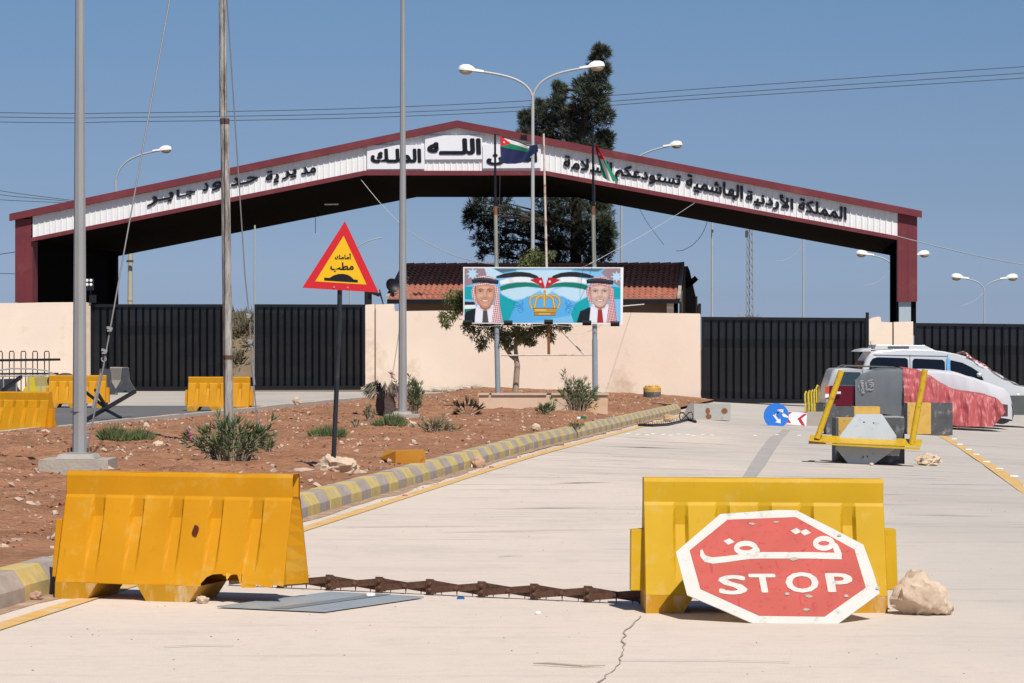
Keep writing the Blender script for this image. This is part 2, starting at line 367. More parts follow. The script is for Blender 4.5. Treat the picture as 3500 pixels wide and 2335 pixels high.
gmb.add([(x - .02, y, zg(x, y) + .004) for x, y in gp] + [(x + .1 + .12 * random.random() ** 2, y, zg(x, y) + .003) for x, y in gp], [(i, i + 1, 97 - 1 + i + 1, 96 + i)[::-1] for i in range(95)])
struct(gmb.build('gutter_dirt', mat('gutter_soil', (.36, .24, .16), .95, var=.3, scale=5, dirt=(.52, .43, .35), dscale=6, damt=.55, spec=.1)))
pp = [G(2690, 1470), G(2650, 1500), G(2618, 1545), G(2590, 1590), G(2555, 1640)]
strip('road_patch', [(p.x, p.y) for p in pp], [.16, .26, .24, .22, .16], M_patch)
random.seed(3); cpts = []
for i in range(26):
    t = i / 25; px = 2195 - 150 * t + random.uniform(-9, 9) - 20 * math.sin(t * 7); py = 2108 + 240 * t; p = G(px, py); cpts.append((p.x, p.y))
strip('road_crack', cpts, [random.uniform(.002, .012) for _ in cpts], M_crack)
sk = MB()
for (a, b, wd) in [((2085, 1527), (2320, 1534), .16), ((2150, 1530), (2420, 1537), .06), ((2010, 1560), (2330, 1566), .05), ((2780, 1585), (2860, 1590), .05), ((1075, 1806), (1700, 1800), .035), ((1500, 1822), (2150, 1812), .03), ((1690, 1742), (2080, 1737), .06), ((1880, 1655), (2090, 1650), .09), ((1700, 1905), (1790, 1902), .025), ((3060, 1760), (3420, 1768), .05), ((3100, 1655), (3480, 1661), .07), ((2120, 2262), (2700, 2268), .012), ((560, 2215), (800, 2212), .015)]:
    A, B = G(*a), G(*b); strip('', [(A.x, A.y), ((A.x + B.x) / 2, (A.y + B.y) / 2 + .05), (B.x, B.y)], [.01, wd, .01], M_patch, .009, sk, False)
struct(sk.build('tyre_marks', mat('tyre_mark', (.25, .225, .21), .9, var=.2, scale=9)))
# kerb of painted stones
kb = MB(); y = 7.0; k = 0
while y < 78.5:
    L_ = .545; g = .008; j = random.uniform(-.008, .008); hz = random.uniform(-.006, .006)
    def sec(yy):
        x = kx(yy) + j; z = zg(x, yy)
        if yy > 74: x -= (yy - 74) ** 2 * .06
        return [(x, yy, z - .05), (x - .005, yy, z + .10 + hz), (x - .07, yy, z + .2 + hz), (x - .085, yy, z + .205 + hz), (x - .22, yy, z + .205 + hz), (x - .23, yy, z - .05)]
    a, b = sec(y + g), sec(y + L_); n = 6
    kb.c = k % 2
    kb.add(a + b, [tuple(range(n)), tuple(range(n, 2 * n))[::-1]] + [(i + n, (i + 1) % n + n, (i + 1) % n, i) for i in range(n)])
    y += L_; k += 1
struct(kb.build('kerb', [M_kyel, M_kgrey], smooth=25))
ek = MB(); y = 7
while y < 81:
    x = lx(y); x2 = lx(y + 1.2); ek.prism([(x - .1, y, -.05), (x + .06, y, -.05), (x2 + .06, y + 1.19, -.05), (x2 - .1, y + 1.19, -.05)], (0, 0, .17 + random.uniform(-.01, .01))); y += 1.2
struct(ek.build('soil_edging', mat('edging_concrete', (.5, .44, .37), .9, var=.15)))
def soil_h(x, y):
    a, b = lx(y) + .05, kx(y) - .2
    u = min(1, max(0, (x - a) / max(.1, b - a)))
    base = .12 + .06 * u + zg(x, y) - .1 * sstep(44, 60, y)
    edge = min(1, min(u, 1 - u) * 8)
    n = noise.fractal(Vector((x * .5, y * .35, 1.0)), 1, 2, 4) * .06 + noise.fractal(Vector((x * 2.6, y * 2.2, 5.0)), .9, 2, 4) * .05
    return base + edge * (.07 + n) + .03 * math.sin(u * math.pi) * edge
ys = [6.0]
while ys[-1] < 91.6: ys.append(ys[-1] + (.09 if ys[-1] > 22 else .2) * max(1, ys[-1] / 40))
ns = len(ys) - 1; sb = MB()
def sf(u, v):
    y = ys[int(round(v * ns))]; x = lx(y) + .05 + (kx(y) - .2 - lx(y) - .05) * u + (min(6.2, 0) if y < 80 else 0); return (x, y, soil_h(x, y))
sb.grid(sf, 150, ns)
struct(sb.build('soil', M_soil, smooth=60))
random.seed(11); gm = MB()
for i in range(12000):
    y = 20 + 66 * random.random() ** 1.25; a, b = lx(y) + .3, kx(y) - .3; x = a + (b - a) * random.random()
    if noise.noise(Vector((x * .45, y * .3, 3))) < -.05 and i % 2 and random.random() < .8: continue
    gm.c = i % 2; r = random.choice([.01, .012, .016, .016, .022, .026, .04]) * random.uniform(.7, 1.2) * (1.0 if i % 2 else .85)
    d = [Vector((random.gauss(0, 1), random.gauss(0, 1), random.gauss(0, .7))).normalized() * r * random.uniform(.7, 1.4) for _ in range(7)]
    c = Vector((x, y, soil_h(x, y) + r * .3)); bm = bmesh.new()
    for q in d: bm.verts.new(c + q)
    try:
        bmesh.ops.convex_hull(bm, input=bm.verts); bm.verts.index_update()
        vs = list(bm.verts); ix = {v: i for i, v in enumerate(vs)}
        gm.add([v.co.copy() for v in vs], [tuple(ix[v] for v in f.verts) for f in bm.faces])
    except Exception: pass
    bm.free()
o = gm.build('gravel', [M_clod, M_stone]); o['kind'] = 'stuff'; o['label'] = 'pale pebbles and soil clods strewn over the red soil'
gm = MB()
for i in range(420):                                       # crumbs and dry leaves on the road and in the gutter
    if i < 230: y = 20 + 50 * random.random(); x = kx(y) + .02 + abs(random.gauss(0, .16))
    else:
        y = 14 + 30 * random.random() ** 1.5; x = kx(y) + random.random() * (9 if y > 20 else 6)
    r = random.uniform(.006, .014) * (.45 if i >= 230 else 1.0); q = Matrix.Rotation(random.random() * 6, 3, 'Z'); gm.box((x, y, zg(x, y) + r * .35), (r * 2, r * 1.3, r * .8), q, (.6, .6))
o = gm.build('grit', mat('gutter_grit', (.25, .17, .12), .95, var=.4, scale=3)); o['kind'] = 'stuff'; o['label'] = 'dry crumbs and leaves along the kerb'
# scrubby bank beyond the gates
hb = MB()
def hf(u, v):
    x = -70 + 140 * u; y = 122 + 480 * v * v; h = 2.9 * sstep(0, .1, v) * (.4 + .6 * sstep(10, -6, x)) + .7 * noise.fractal(Vector((x * .06, y * .05, 0)), 1, 2, 4) * sstep(0, .1, v)
    return (x * (1 + v * 2), y, -.6 + max(0, h - .35 * sstep(-5, 10, x) * 3))
hb.grid(hf, 120, 50); struct(hb.build('hillside', M_scrub, smooth=60))

random.seed(31); sc_ = MB()
for i in range(420):
    x, y = random.uniform(-15, -8), 122.5 + 20 * random.random(); v = math.sqrt((y - 122) / 480); u = (x / (1 + v * 2) + 70) / 140; b = Vector(hf(u, v)); b.x = x; r = random.uniform(.2, .55)
    for k in range(70):
        q = Vector((random.gauss(0, .5), random.gauss(0, .5), abs(random.gauss(0, .5)))) * r; d_ = (q + Vector((0, 0, .2))).normalized(); sd_ = d_.orthogonal().normalized() * .04; sc_.add([b + q - sd_, b + q + sd_, b + q + d_ * .25], [(0, 1, 2)], k % 3 == 0)
o = sc_.build('dry_brush', [mat('dry_brush_brown', (.17, .13, .09), .95, var=.3), mat('dry_brush_green', (.12, .12, .06), .95, var=.3)]); o['kind'] = 'stuff'; o['label'] = 'dry brush on the bank behind the gap between the gates'
# ------------------------------------------------------------------ boundary walls
def wall(name, label, pts, base, D, th, m):
    """pts: top outline in photo pixels left to right, base: bottom y in pixels at the ends"""
    mb = MB(); top = [PL(x, y, D) for x, y in pts]
    lo = [PL(pts[-1][0], base[1], D), PL(pts[0][0], base[0], D)]
    mb.prism(top + lo, (th * TH, th, 0)); o = lo[1]
    return tag(mb.build(name, m, origin=o), label, 'wall')
wl = thing('boundary_wall', 'beige plastered wall at the far left behind the black loop fence', 'wall', PL(150, 1340, DW))
mb = MB(); mb.prism([PL(x, y, DW) for x, y in [(-1500, 1034), (-40, 1036), (60, 1036), (150, 1034), (285, 1033), (306, 1036), (306, 1340), (-1500, 1345)]], (.023, .25, 0)); mb.build('wall_body', M_wall, wl, world=True)
mb = MB(); mb.prism([PL(x, y, DW - .03) for x, y in [(292, 1033), (309, 1036), (309, 1340), (292, 1340)]], (.003, .028, 0)); mb.build('corner_bead', M_cap, wl, world=True)
wm = thing('boundary_wall', 'long beige plastered wall behind the billboard and small tree', 'wall', PL(1800, 1360, DW))
mb = MB(); mb.prism([PL(x, y, DW) for x, y in [(1284, 1041), (1342, 1039), (1346, 1046), (1347, 1064), (1500, 1062), (1700, 1065), (1950, 1067), (2180, 1069), (2393, 1072), (2395, 1376), (1800, 1365), (1284, 1350)]], (.023, .25, 0)); mb.build('wall_body', M_wall, wm, world=True)
mb = MB(); mb.prism([PL(x, y, DW - .02) for x, y in [(1249, 1042), (1280, 1040), (1280, 1350), (1249, 1348)]], (.023, .3, 0)); mb.build('end_pillar', M_wall, wm, world=True)
mb = MB(); mb.prism([PL(x, y, DW - .012) for x, y in [(1280.6, 1060), (1283.5, 1055), (1284, 1330), (1280.6, 1332)]], (.003, .01, 0)); mb.build('crack', M_rust, wm, world=True)
wr = thing('boundary_wall', 'short beige wall stub between the two right-hand black gates', 'wall', PL(3045, 1390, DW))
mb = MB(); mb.prism([PL(x, y, DW) for x, y in [(2970, 1092), (2982, 1086), (3003, 1082), (3010, 1084), (3012, 1100), (3050, 1102), (3050, 1400), (2970, 1396)]], (.03, .3, 0)); mb.build('wall_body', M_wall, wr, world=True)
mb = MB(); mb.prism([PL(x, y, DW - .05) for x, y in [(3055, 1101), (3121, 1099), (3123, 1404), (3055, 1400)]], (.03, .36, 0)); mb.build('end_pillar', M_wall, wr, world=True)
mb = MB()
for i in range(150):
    px = 1255 + 400 * random.random(); a = PL(px, 1347 + random.uniform(-5, 5), DW - .3 - random.random() * .5); mb.rock((a.x, a.y, soil_h(a.x, a.y) + .05), random.uniform(.05, .15), i, (1.6, .8, .9), .5, sub=2)
for i in range(40):
    px = 2080 + 330 * random.random(); a = PL(px, 1370, DW - .3 - random.random() * .8); mb.rock((a.x, a.y, zg(a.x, a.y) + .04), random.uniform(.05, .14), i + 80, (1.5, .8, .7), sub=1)
o = mb.build('rubble', M_rubble); o['kind'] = 'stuff'; o['label'] = 'pale broken plaster rubble along the foot of the wall'

# ------------------------------------------------------------------ gates
def sheet_mat():
    m = bpy.data.materials.new('dark_mesh_sheet'); m.use_nodes = True; n = m.node_tree; b = n.nodes['Principled BSDF']
    b.inputs['Base Color'].default_value = (.017, .0185, .022, 1); b.inputs['Roughness'].default_value = .4; b.inputs['Specular IOR Level'].default_value = .2
    t = n.nodes.new('ShaderNodeBsdfTransparent'); x = n.nodes.new('ShaderNodeMixShader'); x.inputs[0].default_value = .15
    n.links.new(b.outputs[0], x.inputs[1]); n.links.new(t.outputs[0], x.inputs[2]); n.links.new(x.outputs[0], n.nodes['Material Output'].inputs[0]); return m
M_mesh = sheet_mat(); M_slat = mat('matt_black_bar', (.0025, .003, .004), .8, var=.2, spec=.05)
def gate(label, x0, x1, t0, t1, b0, b1, sp, endpost=None):
    g = thing('sliding_gate', label, 'gate', PL((x0 + x1) / 2, (b0 + b1) / 2, DW + .1), group='black sliding gates in the wall')
    D = DW + .1
    ty = lambda x: t0 + (t1 - t0) * (x - x0) / (x1 - x0); by = lambda x: b0 + (b1 - b0) * (x - x0) / (x1 - x0)
    def bar(mb, xa, ya, xb, yb, d=0.0, th=.06):
        mb.prism([PL(xa, ya(xa), D + d), PL(xb, ya(xb), D + d), PL(xb, yb(xb), D + d), PL(xa, yb(xa), D + d)], (th * TH, th, 0))
    fr = MB(); bar(fr, x0, ty, x1, lambda x: ty(x) + 10); bar(fr, x0, lambda x: by(x) - 14, x1, by)
    bar(fr, x0, lambda x: ty(x) + 10, x0 + 9, lambda x: by(x) - 14); bar(fr, x1 - 9, lambda x: ty(x) + 10, x1, lambda x: by(x) - 14)
    fr.build('frame', M_black, g, world=True)
    md = MB(); bar(md, x0 + 9, lambda x: ty(x) + 74, x1 - 9, lambda x: ty(x) + 106, .12, .05); md.build('rear_rail', M_slat, g, world=True)
    ps = MB(); bar(ps, x0 + 9, lambda x: ty(x) + 10, x1 - 9, lambda x: by(x) - 14, .06, .012); ps.build('infill_sheet', M_mesh, g, world=True)
    x = x0 + 9 + sp
    while x < x1 - 14:
        m_ = MB(); bar(m_, x - 2.9, lambda q: ty(q) + 10.3, x + 2.9, lambda q: by(q) - 14.3, .004, .045); m_.build('slat_bar', M_slat, g, world=True); x += sp
    if endpost:
        m_ = MB(); bar(m_, endpost[0], lambda x: endpost[1], endpost[0] + 11, by, -.05, .12); m_.build('guide_post', M_black, g, world=True)
    return g
gate('leftmost black sliding gate beside the left beige wall', 310, 775, 1040, 1040, 1337, 1335, 24.3)
gate('narrower black sliding gate behind the triangular warning sign', 870, 1247, 1040, 1041, 1334, 1333, 23.6)
gate('wide black sliding gate between long wall and the parked cars', 2397, 2964, 1083, 1087, 1376, 1382, 25.6, (2959, 1068))
gate('rightmost black sliding gate behind the silver van', 3125, 3700, 1104, 1110, 1398, 1412, 26.5)

# ------------------------------------------------------------------ canopy
aa = (1565 - CX) / F; d0 = DC / (1 + TH * aa); O2 = Vector((aa * d0, d0)); an = math.atan(TH)
U2 = Vector((math.cos(an), -math.sin(an)))
can = thing('gate_canopy', 'huge maroon and white gabled canopy lettered in Arabic spanning the border crossing', 'canopy', (O2.x, O2.y, 0), -an)
def cp(px, py):
    q = PL(px, py, DC); return ((Vector((q.x, q.y)) - O2).dot(U2), q.z)
def zline(pts):
    q = [cp(*p) for p in pts]
    def f(u):
        for a, b in zip(q, q[1:]):
            if u <= b[0] or b is q[-1]: return a[1] + (b[1] - a[1]) * (u - a[0]) / (b[0] - a[0])
    return f, q
topf, topq = zline([(37, 732), (1565, 413), (3150, 722)])
tbf, tbq = zline([(37, 756), (1565, 437), (3150, 745)])
wbf, wbq = zline([(50, 825), (1247, 584), (1868, 585), (3070, 808), (3140, 821)])
lbf, lbq = zline([(50, 838), (1247, 600), (1868, 600), (3070, 821), (3140, 834)])
DEP = 15.2
def band(mb, us, ft, fb, v0, v1):
    n = len(us); vs = []
    for u in us: vs += [(u, v0, ft(u)), (u, v0, fb(u)), (u, v1, ft(u)), (u, v1, fb(u))]
    fs = []
    for i in range(n - 1):
        a, b = 4 * i, 4 * i + 4; fs += [(a + 1, b + 1, b, a), (a, b, b + 2, a + 2), (a + 2, b + 2, b + 3, a + 3), (a + 3, b + 3, b + 1, a + 1)]
    fs += [(0, 2, 3, 1), (4 * n - 4, 4 * n - 3, 4 * n - 1, 4 * n - 2)]
    mb.add(vs, fs)
uL, uR = cp(52, 800)[0], cp(3135, 800)[0]; uLi, uRi = cp(112, 800)[0], cp(3068, 800)[0]
tu = [q[0] for q in topq]
mb = MB(); band(mb, tu, topf, tbf, -.22, -.03); mb.build('front_eave_trim', M_maroon, can)
mb = MB(); band(mb, tu, topf, lambda u: topf(u) - .06, -.03, DEP + .2); mb.build('roof_sheet', M_maroon, can)
mb = MB(); band(mb, [q[0] for q in lbq[:1]] and [uLi] + [q[0] for q in lbq[1:3]] + [uRi], wbf, lbf, -.14, -.0); mb.build('lower_trim', M_maroon, can)
mb = MB(); stn = []
n_r = int((uRi - uLi) / .212)
for i in range(n_r + 1):
    u = uLi + i * (uRi - uLi) / n_r; stn += [(u, 0), (u + .008, -.03), (u + .034, -.03), (u + .042, 0)]
stn = [s_ for s_ in stn if s_[0] <= uRi]; crit = [0.0, wbq[1][0], wbq[2][0]]
vs = []
for (u, v) in stn: vs += [(u, v - .004, tbf(u) + .02), (u, v - .004, wbf(u) - .005)]
mb.add(vs, [(2 * i + 1, 2 * i + 3, 2 * i + 2, 2 * i) for i in range(len(stn) - 1)])
mb.build('fascia_sheet', M_white, can)
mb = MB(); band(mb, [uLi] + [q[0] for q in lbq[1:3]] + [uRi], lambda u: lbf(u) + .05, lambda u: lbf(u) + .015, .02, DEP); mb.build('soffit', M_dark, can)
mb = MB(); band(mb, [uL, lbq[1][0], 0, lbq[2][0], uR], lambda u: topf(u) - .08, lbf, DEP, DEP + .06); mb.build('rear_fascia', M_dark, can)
for s_, (a, b) in enumerate([(uL, uLi), (uRi, uR)]):
    zb = cp(80, 1034)[1] if s_ == 0 else cp(3100, 1031)[1]
    mb = MB(); um = a + (b - a) * .52
    mb.add([(a, -.02, tbf(a) + .1), (a, -.02, zb), (um, -.02, zb), (um, -.02, tbf(a) + .1)], [(0, 1, 2, 3)])
    mb.bbox((a, -.018, zb), (um - .006, .7, tbf(a) + .05)); mb.bbox((um + .006, -.02, zb), (b, .7, tbf(a) + .05)); mb.bbox((um - .007, -.004, zb), (um + .007, .02, tbf(a)))
    mb.build('column_cladding', M_maroon, can)
    mb = MB(); mb.bbox((a + .06, .1, -.6), (a + .06 + (b - a) * .6, .6, zb - .003)); mb.build('steel_column', M_steelblue, can)
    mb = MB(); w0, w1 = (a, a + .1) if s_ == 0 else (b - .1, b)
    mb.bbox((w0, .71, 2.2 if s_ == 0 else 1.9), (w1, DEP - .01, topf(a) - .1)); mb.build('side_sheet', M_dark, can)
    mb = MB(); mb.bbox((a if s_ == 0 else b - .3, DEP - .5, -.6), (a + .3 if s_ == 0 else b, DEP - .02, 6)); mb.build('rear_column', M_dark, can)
mb = MB(); q = cp(113, 745); q2 = cp(114, 812)
for i in range(7): mb.bbox((uLi - .05 + (i % 2) * .015, -.03, q2[1] + i * .12), (uLi + .004, -.021, q2[1] + i * .12 + .09))
mb.build('torn_joint', M_dark, can)
mb = MB(); a, b = cp(1050, 676), cp(1100, 678); mb.tube([(a[0], 4, a[1] - .05), (b[0], 4, b[1] - .02)], .03, 6); mb.build('tube_lamp', M_lampw, can)
# lettering
def word(mb, body, x0, x1, yb0, yb1, hpx, bold, depth=.07, v=-.035, drop=0.0):
    """left end (x0,yb0), right end (x1,yb1) = bottom line of the word in pixels, hpx = its height"""
    def fn(s, t, h):
        u, z = cp(x0 + (x1 - x0) * s, yb0 + (yb1 - yb0) * s - hpx * t); return (u, v - h, z)
    text(mb, body, fn, bold, depth)
lt = MB()
for (b_, x0, x1, y0, y1, h) in [('السلامة', 1928, 2092, 572, 597, 40), ('تستودعكم', 2104, 2326, 617, 653, 56), ('الهاشمية', 2346, 2538, 651, 692, 55), ('الأردنية', 2551, 2710, 698, 727, 53), ('المملكة', 2730, 2892, 720, 752, 42)]:
    word(lt, b_, x0, x1, y0, y1, h, .036, .035)
lt.build('lettering', M_letter, can)
lt = MB()
for (b_, x0, x1, y0, y1, h) in [('مد', 1031, 1080, 597, 590, 23), ('ير', 966, 1013, 614, 606, 28), ('ية', 910, 953, 630, 622, 42), ('حـد', 791, 881, 637, 619, 25), ('و', 727, 757, 652, 646, 27), ('د', 694, 712, 654, 650, 25), ('جـا', 606, 667, 681, 668, 31), ('بـر', 506, 592, 706, 688, 32)]:
    word(lt, b_, x0, x1, y0, y1, h, .03, .035)
lt.build('lettering', M_letter, can)
for (x0, x1, yt, yb, b_, tx) in [(1256, 1452, 497, 578, 'الملـك', (1272, 1438, 555, 43)), (1454, 1649, 464, 545, 'اللـــه', (1466, 1641, 526, 49)), (1651, 1849, 494, 575, 'أمــن', (1668, 1836, 563, 54))]:
    mb = MB(); a, b = cp(x0, yt), cp(x1, yb); mb.bbox((a[0], -.1, b[1]), (b[0], -.035, a[1])); sgn = mb.build('sign_board', M_board, can)
    lt = MB(); word(lt, b_, tx[0], tx[1], tx[2], tx[2], tx[3], .055, .02, -.104); lt.build('lettering', M_letter, sgn)
# floodlight clipped to the roof trim
mb = MB(); a = cp(1792, 470); mb.bbox((a[0] - .1, -.42, a[1] - .07), (a[0] + .12, -.225, a[1] + .06)); mb.build('floodlight', M_black, can)

# ------------------------------------------------------------------ guard house under the canopy
def guard_house():
    ye, yr = 101.4, 106.1; ze = P(0, 1023, ye).z; zr = P(0, 909, yr).z; x0 = P(1322, 0, ye).x; x1 = P(2320, 0, ye).x
    t = thing('guard_house', 'low guard house with red tiled roof partly shaded under the canopy', 'building', ((x0 + x1) / 2, ye, 0), -an)
    lc = Vector(((x0 + x1) / 2, ye, 0)); un = lambda p: lc + Matrix.Rotation(an, 3, 'Z') @ (p - lc)
    mb = MB(); nx = 52; rows = 14; sl = (zr - ze) / (yr - ye)
    for r in range(rows):                                    # courses of rolled tiles
        ya = ye + (yr - ye) * r / rows; yb = ye + (yr - ye) * (r + 1) / rows + .06
        def fn(u, v, ya=ya, yb=yb):
            x = x0 + (x1 - x0) * u; y = ya + (yb - ya) * v; return (x, y, ze + (ya + (yb - ya) * v - ye) * sl + .07 * (1 - v) + .035 * math.sin(u * nx * 2 * math.pi) + .015 * noise.noise(Vector((x * 3, r, 0))))
        mb.grid(fn, nx * 6, 1)
        mb.grid(lambda u, v, ya=ya: (x0 + (x1 - x0) * u, ya, ze + (ya - ye) * sl + .07 * (1 - v) + (1 - v) * .035 * math.sin(u * nx * 2 * math.pi)), nx * 6, 1)
    rf = mb.build('roof', M_tile, t, world=True, smooth=40)
    mb = MB()
    for i in range(26):
        x = x0 + (x1 - x0) * (i + .5) / 26; mb.tube([(x - .2, yr, zr + .02), (x + .15, yr, zr + .03), (x + .2, yr, zr + .09)], [.09, .1, .1], 8)
    mb.build('ridge_tiles', M_tile, rf, world=True)
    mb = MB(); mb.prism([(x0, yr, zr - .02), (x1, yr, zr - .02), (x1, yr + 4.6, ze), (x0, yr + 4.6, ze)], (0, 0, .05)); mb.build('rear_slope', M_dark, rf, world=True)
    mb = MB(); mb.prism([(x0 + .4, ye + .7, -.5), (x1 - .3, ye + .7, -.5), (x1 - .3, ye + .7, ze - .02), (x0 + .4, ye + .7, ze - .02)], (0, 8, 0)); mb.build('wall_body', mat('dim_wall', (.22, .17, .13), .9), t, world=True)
    mb = MB(); mb.bbox((x0 - .02, ye - .1, ze - .16), (x1 + .02, ye - .005, ze + .0)); mb.build('gutter', M_black, t, world=True)
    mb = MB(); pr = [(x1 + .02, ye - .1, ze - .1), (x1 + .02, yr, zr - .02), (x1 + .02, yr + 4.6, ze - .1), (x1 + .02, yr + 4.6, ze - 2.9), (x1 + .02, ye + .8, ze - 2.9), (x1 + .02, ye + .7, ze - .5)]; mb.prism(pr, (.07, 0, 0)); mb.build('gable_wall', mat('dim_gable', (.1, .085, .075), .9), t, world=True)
    mb = MB()
    for xx in (x0 - .06, x1 - .06): mb = MB(); mb.prism([(xx, ye - .1, ze + .02), (xx, ye - .1, ze + .14), (xx, yr, zr + .14), (xx, yr, zr + .02)], (.12, 0, 0)); mb.build('verge_board', M_conc, t, world=True)
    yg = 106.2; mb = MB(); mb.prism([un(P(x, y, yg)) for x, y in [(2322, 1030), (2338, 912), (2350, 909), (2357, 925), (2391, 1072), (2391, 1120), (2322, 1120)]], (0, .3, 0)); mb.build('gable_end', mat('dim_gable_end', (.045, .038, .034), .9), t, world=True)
    mb = MB(); mb.bbox((x1 - .45, ye + .2, 1.9), (x1 - .2, ye + .42, ze - .03)); mb.build('eave_post', M_wall, t, world=True)
    mb = MB(); mb.prism([(x0 + 2.6, ye - .12, ze - .17), (x0 + 7.5, ye - .12, ze - .33), (x0 + 9.4, ye - .12, ze - .17), (x0 + 9.4, ye - .12, ze - .2), (x0 + 7.5, ye - .12, ze - .37), (x0 + 2.6, ye - .12, ze - .2)], (0, .02, 0)); mb.build('loose_flashing', M_lampw, t, world=True)
    c = un(P(2367, 962, 106.0)); mb = MB(); mb.box(c, (.42, .22, .2), Matrix.Rotation(R(-42), 3, 'Y')); mb.tube([c + Vector((-.05, 0, -.05)), c + Vector((-.22, .2, -.22))], .05, 6); mb.build('floodlight', M_dark, t, world=True)
    return t
guard_house()
c = P(1338, 978, 102.2); dish = thing('satellite_dish', 'small black satellite dish at the left gable of the tiled roof', 'satellite dish', (c.x, c.y, c.z))
mb = MB(); rot = Matrix.Rotation(R(-60), 3, 'Z') @ Matrix.Rotation(R(75), 3, 'Y')
mb.grid(lambda u, v: c + rot @ Vector((.27 * v * math.cos(u * 6.2832), .27 * v * math.sin(u * 6.2832), .09 * v * v)), 20, 5); mb.build('reflector', M_black, dish, world=True, smooth=60)
mb = MB(); mb.tube([c, c + Vector((.08, .1, -.25))], .025, 6); mb.build('bracket', M_black, dish, world=True)

# ------------------------------------------------------------------ lamp posts, poles, wires
def lamp_head(parent, p, dx, s):
    """p: arm end, dx: +1/-1 direction, s: size; shell with a hanging lens"""
    mb = MB(); n = 10; pr = [(-.32, .04), (-.02, .055), (.06, .10), (.2, .13), (.4, .12), (.52, .085), (.56, .03)]
    rows = [(x * s, h * s) for x, h in pr]
    vs = []
    for (x, h) in rows:
        for k in range(n):
            a = math.pi * k / (n - 1); vs.append(Vector(p) + Vector((dx * x, math.cos(a) * h * 1.25, math.sin(a) * h * 1.75 - .01 * s + x * .1)))
    fs = [(i * n + k, i * n + k + 1, (i + 1) * n + k + 1, (i + 1) * n + k) for i in range(len(rows) - 1) for k in range(n - 1)]
    mb.add(vs, fs)
    for i in range(len(rows) - 1): mb.add([vs[i * n], vs[i * n + n - 1], vs[(i + 1) * n + n - 1], vs[(i + 1) * n]], [(0, 1, 2, 3)])
    h = mb.build('lamp_head', M_lampw, parent, world=True, smooth=50)
    mb = MB(); vs = []
    for j in range(5):
        q = j / 4
        for k in range(16):
            a = 2 * math.pi * k / 16; rr = math.cos(q * 1.35)
            vs.append(Vector(p) + Vector((dx * (.3 * s + .24 * s * rr * math.cos(a)),   .15 * s * rr * math.sin(a), -.004 - .15 * s * math.sin(q * 1.35) + .025 * s)))
    mb.add(vs, [(j * 16 + k, j * 16 + (k + 1) % 16, (j + 1) * 16 + (k + 1) % 16, (j + 1) * 16 + k) for j in range(4) for k in range(16)] + [tuple(range(64, 80))])
    mb.build('lens', M_lens, h, world=True, smooth=60)
def lamp(label, px, d, base_z, ypx_split, heads, w0=12, w1=9, m=None, top=None, group=None, base_px=None):
    """heads: list of (px,py,dir) of arm ends in pixels"""
    bp = Vector((P(base_px or px, 0, d).x, d, base_z)); t = thing('street_lamp', label, 'street lamp', bp, group=group)
    m = m or M_pole; sp = P(px, ypx_split, d); s = d / F
    mb = MB(); mb.tube([bp, bp.lerp(sp, .5), sp], [w0 * s / 2, (w0 + w1) * s / 4, w1 * s / 2], 12); mb.build('pole', m, t, world=True, smooth=40)
    for (hx, hy, dr) in heads:
        e = P(hx, hy, d); rr = w1 * s * .38
        A = sp; ex, ez = e.x - A.x, e.z - A.z
        path = []
        for i in range(15):
            q = i / 14; b1 = Vector((A.x, 0, A.z)); b2 = Vector((A.x + ex * .06, 0, A.z + ez * .62)); b3 = Vector((A.x + ex * .38, 0, A.z + ez * .86)); b4 = Vector((e.x, 0, e.z))
            p = b1 * (1 - q) ** 3 + b2 * 3 * q * (1 - q) ** 2 + b3 * 3 * q * q * (1 - q) + b4 * q ** 3; path.append((p.x, d, p.z))
        mb = MB(); mb.tube(path, rr, 8); mb.build('arm', m, t, world=True, smooth=50)
        if dr: lamp_head(t, e, dr, 1.0 if d < 130 else d / 130 * .95)
    return t
lamp('tall double-armed street lamp rising in front of the canopy beside the flags', 1821, 97.2, 0, 335, [(1622, 243, -1), (2012, 231, 1)], 16, 11)
lamp('single-armed street lamp standing behind the left end of the canopy', 396, 128, 0, 620, [(545, 515, 1)], 12, 8)
lamp('single-armed street lamp standing behind the right half of the canopy', 2124, 126, 0, 640, [(2290, 499, 1)], 11, 8)
lamp('headless street lamp with bare curved arm behind the triangular sign', 1197, 135, 0, 900, [(1302, 813, 0)], 8, 5)
lamp('double-armed street lamp half hidden by the right canopy column', 3052, 150, 0, 920, [(2965, 871, -1), (3138, 872, 1)], 9, 6)
lamp('small double-armed street lamp at the far right beyond the gates', 3365, 185, 0, 995, [(3290, 951, -1), (3440, 952, 1)], 8, 5)
lamp('double-armed street lamp with its top hidden behind the canopy soffit', 2746, 152, 0, 790, [(2660, 735, -1), (2830, 735, 1)], 9, 6)
def pole(label, x0, y0, x1, y1, d, w0, w1, m, bz=None, name='utility_pole', cat='pole', extra=None):
    a, b = P(x0, y0, d), P(x1, y1, d)
    if bz is not None: a.z = bz
    t = thing(name, label, cat, a); s = d / F
    mb = MB(); mb.tube([a, a.lerp(b, .5), b], [w0 * s / 2, (w0 + w1) * s / 4, w1 * s / 2], 10); mb.build('pole', m, t, world=True, smooth=40)
    return t
t = pole('thick beige utility pole behind the leftmost gate', 444, 1100, 446, 700, 124, 19, 15, M_beige, 0)
mb = MB(); c = P(445, 1024, 124); mb.lathe([(.13, -.05), (.13, .05)], c, 14); mb.build('clamp', M_beige, t, world=True)
mb = MB(); c = P(444, 893, 123.7); mb.bbox(c - Vector((.15, .05, .05)), c + Vector((.15, .05, .05))); mb.build('bracket', M_cabled, t, world=True)
